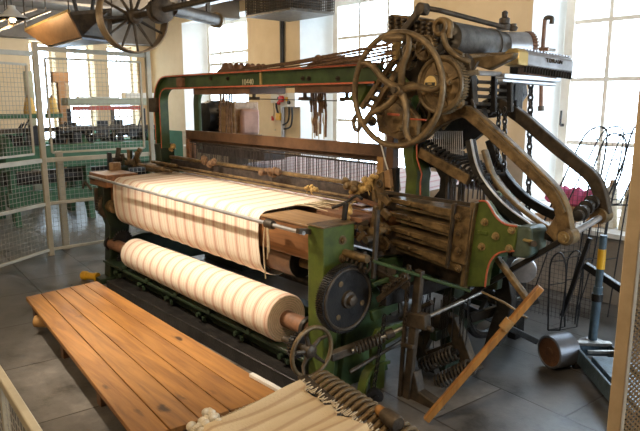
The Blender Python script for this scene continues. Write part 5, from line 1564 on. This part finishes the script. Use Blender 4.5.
# curved bows sweeping down from the dobby
for (pxs, Y, mat, w) in (([(468, 140), (474, 168), (486, 190), (505, 211), (530, 229), (556, 239)], 3.0, 'black_iron', .05), ([(482, 150), (492, 178), (512, 202), (536, 221), (556, 232)], 3.06, 'iron_tan', .025), ([(488, 140), (498, 168), (518, 194), (545, 212), (572, 222)], 3.35, 'black_iron', .055)):
    arm(pxs, Y, .05, (w, w), 'bow_lever', mat, .045)
arm([(470, 139), (476, 166), (488, 187), (507, 207.5), (532, 225.5)], 2.99, .05, (.010, .010), 'bow_edge', 'silver', .02)

# jack beam: slanted wooden bar with a row of hook levers
a = at(421, 152, Y=3.0); b_ = at(470, 180, Y=3.0)
jb = dp(MB().bar(a, b_, .05, .065), 'jack_beam', 'iron_gold', bevel=.006)
d = (b_-a)
for k in range(15):
    q = a+d*(k/14*1.22)+V((0, .02, .04))
    m = MB(); m.tube([q+V((-.01, -.03, -.012)), q+V((0, 0, .022)), q+V((.015, .08, .03)), q+V((.03, .16, .022))], .010, 6); m.lathe(q+V((0, -.035, -.012)), (0, 1, 0), [(0, .008), (.008, .016), (.03, .016)], 8)
    m.build('jack_hook', 'black_iron', jb)
m = MB()
for k in range(20):
    px = 424+2.0*k; a = at(px, 131, Y=3.06); b_ = at(px+1, 148+.5*k*.8, Y=3.06); m.tube([a, b_], .0035, 4)
dp(m, 'lifting_wires', 'silver', kind='stuff')
m = MB(); rnd = random.Random(8)
for k in range(26):
    px = rnd.uniform(444, 486); a = at(px, rnd.uniform(168, 182), Y=3.06+rnd.random()*.1); b_ = at(px-2, rnd.uniform(198, 230), Y=3.06+rnd.random()*.1)
    m.tube([a, (a+b_)/2+V((rnd.uniform(-.006, .006), 0, 0)), b_], .005, 5)
dp(m, 'drop_wires', 'iron', kind='stuff')
for k in range(10):
    m = MB(); p = at(470+2.2*k, 177+.6*k-2, Y=3.02+.02*k); m.lathe(p, (0, 1, 0), [(0, .012), (.006, .026), (.02, .026), (.026, .012)], 10); dp(m, 'hook_roller', 'black_iron')
# waste cotton caught on the box mouth
def fluff(pts, s, label):
    m = MB(); rnd = random.Random(len(pts)*7+int(s*1000))
    for (px, py, Y) in pts:
        c = at(px, py, Y=Y)
        for k in range(3):
            o = V((rnd.uniform(-s, s), rnd.uniform(-s, s)*.6, rnd.uniform(-s, s)*.7)); ax = V((rnd.uniform(-1, 1), rnd.uniform(-1, 1), rnd.uniform(-1, 1)))
            r_ = s*rnd.uniform(.55, .95)
            m.lathe(c+o-ax.normalized()*r_, ax, [(0, .1*r_), (.4*r_, .75*r_), (r_, r_*rnd.uniform(.85, 1.1)), (1.6*r_, .7*r_), (2*r_, .1*r_)], 9)
        for k in range(5):
            e = c+V((rnd.uniform(-2, 2)*s, rnd.uniform(-1, 1)*s, rnd.uniform(-2, 1.5)*s)); m.tube(smooth_path([c, (c+e)/2+V((0, 0, .4*s)), e], 4), .003, 4)
    p = at(*pts[0][:2], Y=pts[0][2])
    return tag(m.build('cotton_waste', 'waste', loc=tuple(p)), label, 'cotton waste', 'tufts of cotton waste')
fluff([(357, 188, 2.86), (363, 185, 2.86), (369, 181, 2.86), (375, 177, 2.88), (379, 175, 2.90), (353, 192, 2.85), (360, 190, 2.85), (366, 187, 2.86), (372, 183, 2.87)], .03, 'yellow cotton waste draped over the box mouth below the handwheel')
fluff([(349, 212, 2.62), (346, 218, 2.60), (343, 222, 2.58), (350, 207, 2.64)], .026, 'lower yellow tuft of cotton waste beside the green post')
fluff([(160, 161, 2.9), (164, 155, 2.9), (169, 151, 2.92), (173, 148, 2.94), (162, 166, 2.88)], .035, 'cream tuft of cotton waste at the far left end of the cloth')
fluff([(311, 187, 2.7), (314, 188.5, 2.69), (308, 189, 2.68)], .02, 'small pale tuft of cotton lying at the cloth\'s right edge')
# ------------------------------------------------------------------ electric motor behind the heald frames
YM = 3.50
mt = thing('electric_motor', 'black electric motor with a pale casing behind the heald frames', 'motor', tuple(at(225, 132, Y=YM)))
c = at(212, 115, Y=YM)
MB().lathe(c+V((-.0, -.14, -.02)), (0, 1, 0), [(0, .06), (.02, .11), (.03, .15), (.10, .165), (.34, .165), (.36, .12)], 28).build('body', 'black_iron', mt)
m = MB()
for k in range(14):
    a = 2*PI*k/14; u = V((math.cos(a), 0, math.sin(a))); m.bar(c+u*.168+V((0, -.03, -.02)), c+u*.168+V((0, .2, -.02)), .012, .018)
m.build('cooling_fins', 'iron', mt)
x0, x1 = at(224, 100, Y=YM).x, at(238, 100, Y=YM).x
MB().box(x0, x1, YM-.05, YM+.25, c.z-.28, c.z+.14).build('casing', 'pale_beam', mt, bevel=.01)
MB().box(at(201, 100, Y=YM).x, x1, YM-.1, YM+.3, c.z-.28, c.z-.20).build('base', 'iron', mt, bevel=.01)
p = at(242, 120, Y=YM); MB().box(p.x-.035, p.x+.035, YM-.02, YM+.2, p.z-.15, p.z+.11).build('belt_guard', 'pink_brown', mt, bevel=.03)
MB().bar((x0+.1, YM+.1, .32), (x0+.1, YM+.1, c.z-.28), .16, .12).build('pedestal', 'green_dark', mt)
MB().box(x0-.35, x0+.4, YM-.1, YM+.3, .0, .33).build('stand', 'green_dark', mt, bevel=.01)
MB().box(at(196, 150, Y=YM).x, at(262, 150, Y=YM).x, YM+.02, YM+.28, 1.16, 1.36).build('bed', 'black_iron', mt, bevel=.01)

# ------------------------------------------------------------------ wire guards standing by the right window
def wire_guard(name, label, pxs, Y, mesh=True, group='wire mesh guards'):
    """arched wire frame filled with mesh, given by its outline in the plane it leans in"""
    pts = [at(px, py, Y=Y) for px, py in pxs]
    base = (pts[0]+pts[-1])/2
    root = thing(name, label, 'wire guard', (base.x, base.y, min(pts[0].z, pts[-1].z)), group)
    sm = smooth_path(pts, 6)
    MB().tube(sm+[pts[0]], .0065, 6).build('frame', 'dark_wire', root)
    # back frame set behind gives the guard its depth
    off = V((.05, .16, 0))
    MB().tube([p+off for p in sm], .0055, 6).build('back_frame', 'dark_wire', root)
    for k in range(0, len(sm), 6): MB().tube([sm[k], sm[k]+off], .004, 5).build('spacer_wire', 'dark_wire', root)
    if mesh:
        # mesh: lines clipped to the outline polygon in (x,z)
        poly = [(p.x, p.z) for p in sm]
        def clip(val, ax):
            xs_ = []
            for i in range(len(poly)):
                a, b_ = poly[i], poly[(i+1) % len(poly)]
                if (a[ax]-val)*(b_[ax]-val) < 0:
                    t = (val-a[ax])/(b_[ax]-a[ax]); xs_.append(a[1-ax]+(b_[1-ax]-a[1-ax])*t)
            return sorted(xs_)
        m = MB(); st = .036
        for ax in (0, 1):
            lo = min(p[ax] for p in poly); hi = max(p[ax] for p in poly); v = lo+st/2
            while v < hi:
                c_ = clip(v, ax)
                for i in range(0, len(c_)-1, 2):
                    e = [(v, c_[i]), (v, c_[i+1])] if ax == 0 else [(c_[i], v), (c_[i+1], v)]
                    m.tube([(q[0], Y, q[1]) for q in e], .0016, 3, caps=False)
                v += st
        m.build('mesh', 'dark_wire', root, smooth=False)
    return root
wire_guard('wire_guard', 'black wire mesh guard with a rounded top, nearest the cream window frame', [(509, 322), (540, 232), (563, 180), (582, 140), (592, 129), (602, 127), (607, 134), (604, 160), (596, 200), (584, 260), (574, 330)], 4.55)
wire_guard('wire_guard', 'taller black wire mesh guard leaning right of the rounded one', [(555, 336), (578, 260), (588, 190), (600, 150), (608, 136), (618, 134), (626, 142), (622, 170), (612, 200), (602, 260), (590, 336)], 4.75)
wire_guard('wire_guard', 'black wire guard with a pointed top at the right edge above the yarn cones', [(604, 205), (622, 165), (634, 128), (644, 135), (650, 160), (648, 205)], 4.6, mesh=True)
m = MB()
wire_guard('wire_guard', 'small low arched wire guard on the floor below the arm pivot', [(548, 330), (549, 285), (551, 262), (558, 253), (564, 258), (566, 280), (560, 330)], 4.2, mesh=False)
tag(MB().bar(at(585, 265, Y=4.3), at(626, 292, Y=4.3), .05, .05).build('dark_bar', 'black_iron', loc=tuple(at(600, 275, Y=4.3)), bevel=.006), 'short dark bar propped across the wire guards behind the blue column', 'bar')
tag(MB().bar(at(590, 238, Y=4.25), at(562, 316, Y=4.25), .03, .03).build('dark_strut', 'black_iron', loc=tuple(at(575, 280, Y=4.25)), bevel=.004), 'straight dark strut slanting down just left of the blue column', 'strut')

# things on and under the right hand window sill
sz = .655
tb = thing('side_table', 'grey-brown bench under the right-hand window', 'bench', (-1.9, 5.5, 0))
MB().box(-3.3, -.8, 5.15, 5.9, .60, .645).build('top', 'reveal', tb, bevel=.006)
MB().box(-3.25, -.9, 5.25, 5.85, 0, .60).build('body', 'plinth', tb, bevel=.006)
def tabl(px): return at(px, 190, Y=5.4).x
for k, (p0, p1, z0, h, mat, lab) in enumerate(((544, 580, .645, .055, 'cardboard', 'flat brown cardboard box at the bottom of the pile below the window'), (548, 575, .70, .05, 'cardboard', 'brown cardboard box in the middle of the pile below the window'), (556, 590, .75, .045, 'cardboard', 'topmost flat cardboard box of the pile, under the magenta cloth'))):
    tag(MB().box(tabl(p0), tabl(p1), 5.25+.03*k, 5.6, z0+.001, z0+h).build('cardboard_box', mat, loc=(tabl(p0), 5.4, z0), bevel=.004), lab, 'box', 'cardboard boxes below the window')
p = V(((tabl(559)+tabl(579))/2, 5.42, .80)); m = MB()
rnd = random.Random(2)
for k in range(6): m.lathe(p+V((-.17+.065*k, rnd.uniform(-.03, .03), -.005)), (rnd.uniform(-.2, .2), 0, 1), [(0, .06), (.02, .085), (.08, .08), (.13, .06), (.16+.02*rnd.random(), .01)], 12)
tag(m.build('magenta_cloth', 'pink', loc=tuple(p)), 'crumpled magenta cloth on top of the cardboard boxes by the window', 'cloth')
for k, (px, h, r_, lab) in enumerate(((611, .42, .075, 'cream yarn cone on the bench, the left of the two tall ones'), (630, .40, .075, 'cream yarn cone on the bench, the right of the two tall ones'))):
    x = at(px, 200, Y=5.4).x; cone('yarn_cone', (x, 5.4, .646), h, r_, 'cone', lab, 'cream yarn cones by the window')
x = at(596, 200, Y=5.35).x
cone('yarn_cone', (x, 5.33, .646), .26, .07, 'cardboard', 'short brown yarn cone on the bench beside the cream ones', 'short yarn cones by the window')

# blue floor jack with its upright column
b0 = at(592, 343, Z=.09)
jk = thing('floor_jack', 'blue-grey wheeled lifting jack with an upright column', 'jack', (b0.x, b0.y, 0))
cz = at(599, 237, Y=b0.y)
MB().lathe((b0.x, b0.y, .09), (0, 0, 1), [(0, .085), (.012, .085), (.02, .05), (.03, .04)], 20).build('column_flange', 'silver', jk)
MB().cyl((b0.x, b0.y, .1), (b0.x+.01, b0.y, .50), .030, 18).build('outer_column', 'blue_paint', jk)
MB().cyl((b0.x+.01, b0.y, .5), (b0.x+.015, b0.y, .86), .024, 18).build('inner_column', 'blue_paint', jk)
MB().lathe((b0.x+.008, b0.y, .40), (0, 0, 1), [(0, .03), (0, .037), (.05, .037), (.05, .03)], 18).build('clamp_collar', 'black_iron', jk)
z0 = at(597, 268, Y=b0.y).z; z1 = at(597, 248, Y=b0.y).z
MB().lathe((b0.x+.013, b0.y, z0), (0, 0, 1), [(0, .0245), (0, .0265), (z1-z0, .0265), (z1-z0, .0245)], 18).build('yellow_sticker', 'yellow', jk)
f0 = at(571, 347, Z=.10); f1 = at(618, 402, Z=.10)
fd = (f1-f0).normalized(); fs = V((fd.y, -fd.x, 0))
if fs.y < 0: fs = -fs
m = MB(); m.bar(f0, f1+fd*.2, .018, .10); m.bar(f0+fs*.24, f1+fs*.24+fd*.2, .018, .10); m.bar(f0+fd*.03, f0+fs*.24+fd*.03, .018, .09)
m.build('chassis', 'blue_paint', jk, bevel=.004)
m = MB(); c0 = f0+fs*.13+fd*.22; m.bar(c0-V((0, 0, .01)), f1+fs*.13+fd*.2-V((0, 0, .01)), .15, .08); m.build('cover_plate', 'blue_paint', jk, bevel=.004)
m = MB(); m.bar(f0+fd*.05+V((0, 0, .05)), f0+fs*.24+fd*.05+V((0, 0, .05)), .05, .02); m.bar(at(588, 352, Z=.13), at(622, 352, Z=.13), .02, .02); m.build('cross_bar', 'steel', jk)
for q in (f0+fd*.12, f0+fs*.24+fd*.12, f1+fd*.12, f1+fs*.24+fd*.12):
    MB().lathe(q-fs*.02-V((0, 0, .06)), fs, [(0, .02), (0, .04), (.04, .04), (.04, .02)], 16).build('wheel', 'black_iron', jk)
# rusty drum end
c = at(546, 349, Z=.0); 
cd = at(555, 352, Z=.105)
ax = V((.32, .95, 0)).normalized()
dr = thing('iron_drum', 'round rusty-faced iron drum lying on its side by the blue jack', 'drum', (cd.x, cd.y, 0))
dz = .112
MB().lathe(V((cd.x, cd.y, dz))-ax*.05, ax, [(0, .094), (-.006, .100), (0, .110), (.02, .112), (.16, .112), (.17, .10), (.17, .03)], 36, caps=False).build('shell', 'duct', dr)
MB().lathe(V((cd.x, cd.y, dz))-ax*.046, ax, [(-.001, .0), (0, .098), (.01, .098)], 36).build('end_face', 'rust', dr)
MB().lathe(V((cd.x, cd.y, dz))-ax*.06, ax, [(0, .012), (.004, .03), (.012, .034)], 16).build('centre_cap', 'rust', dr)
MB().bar(V((cd.x, cd.y, dz))+ax*.12, f0+fd*.02, .04, .04).build('drag_link', 'black_iron', dr)
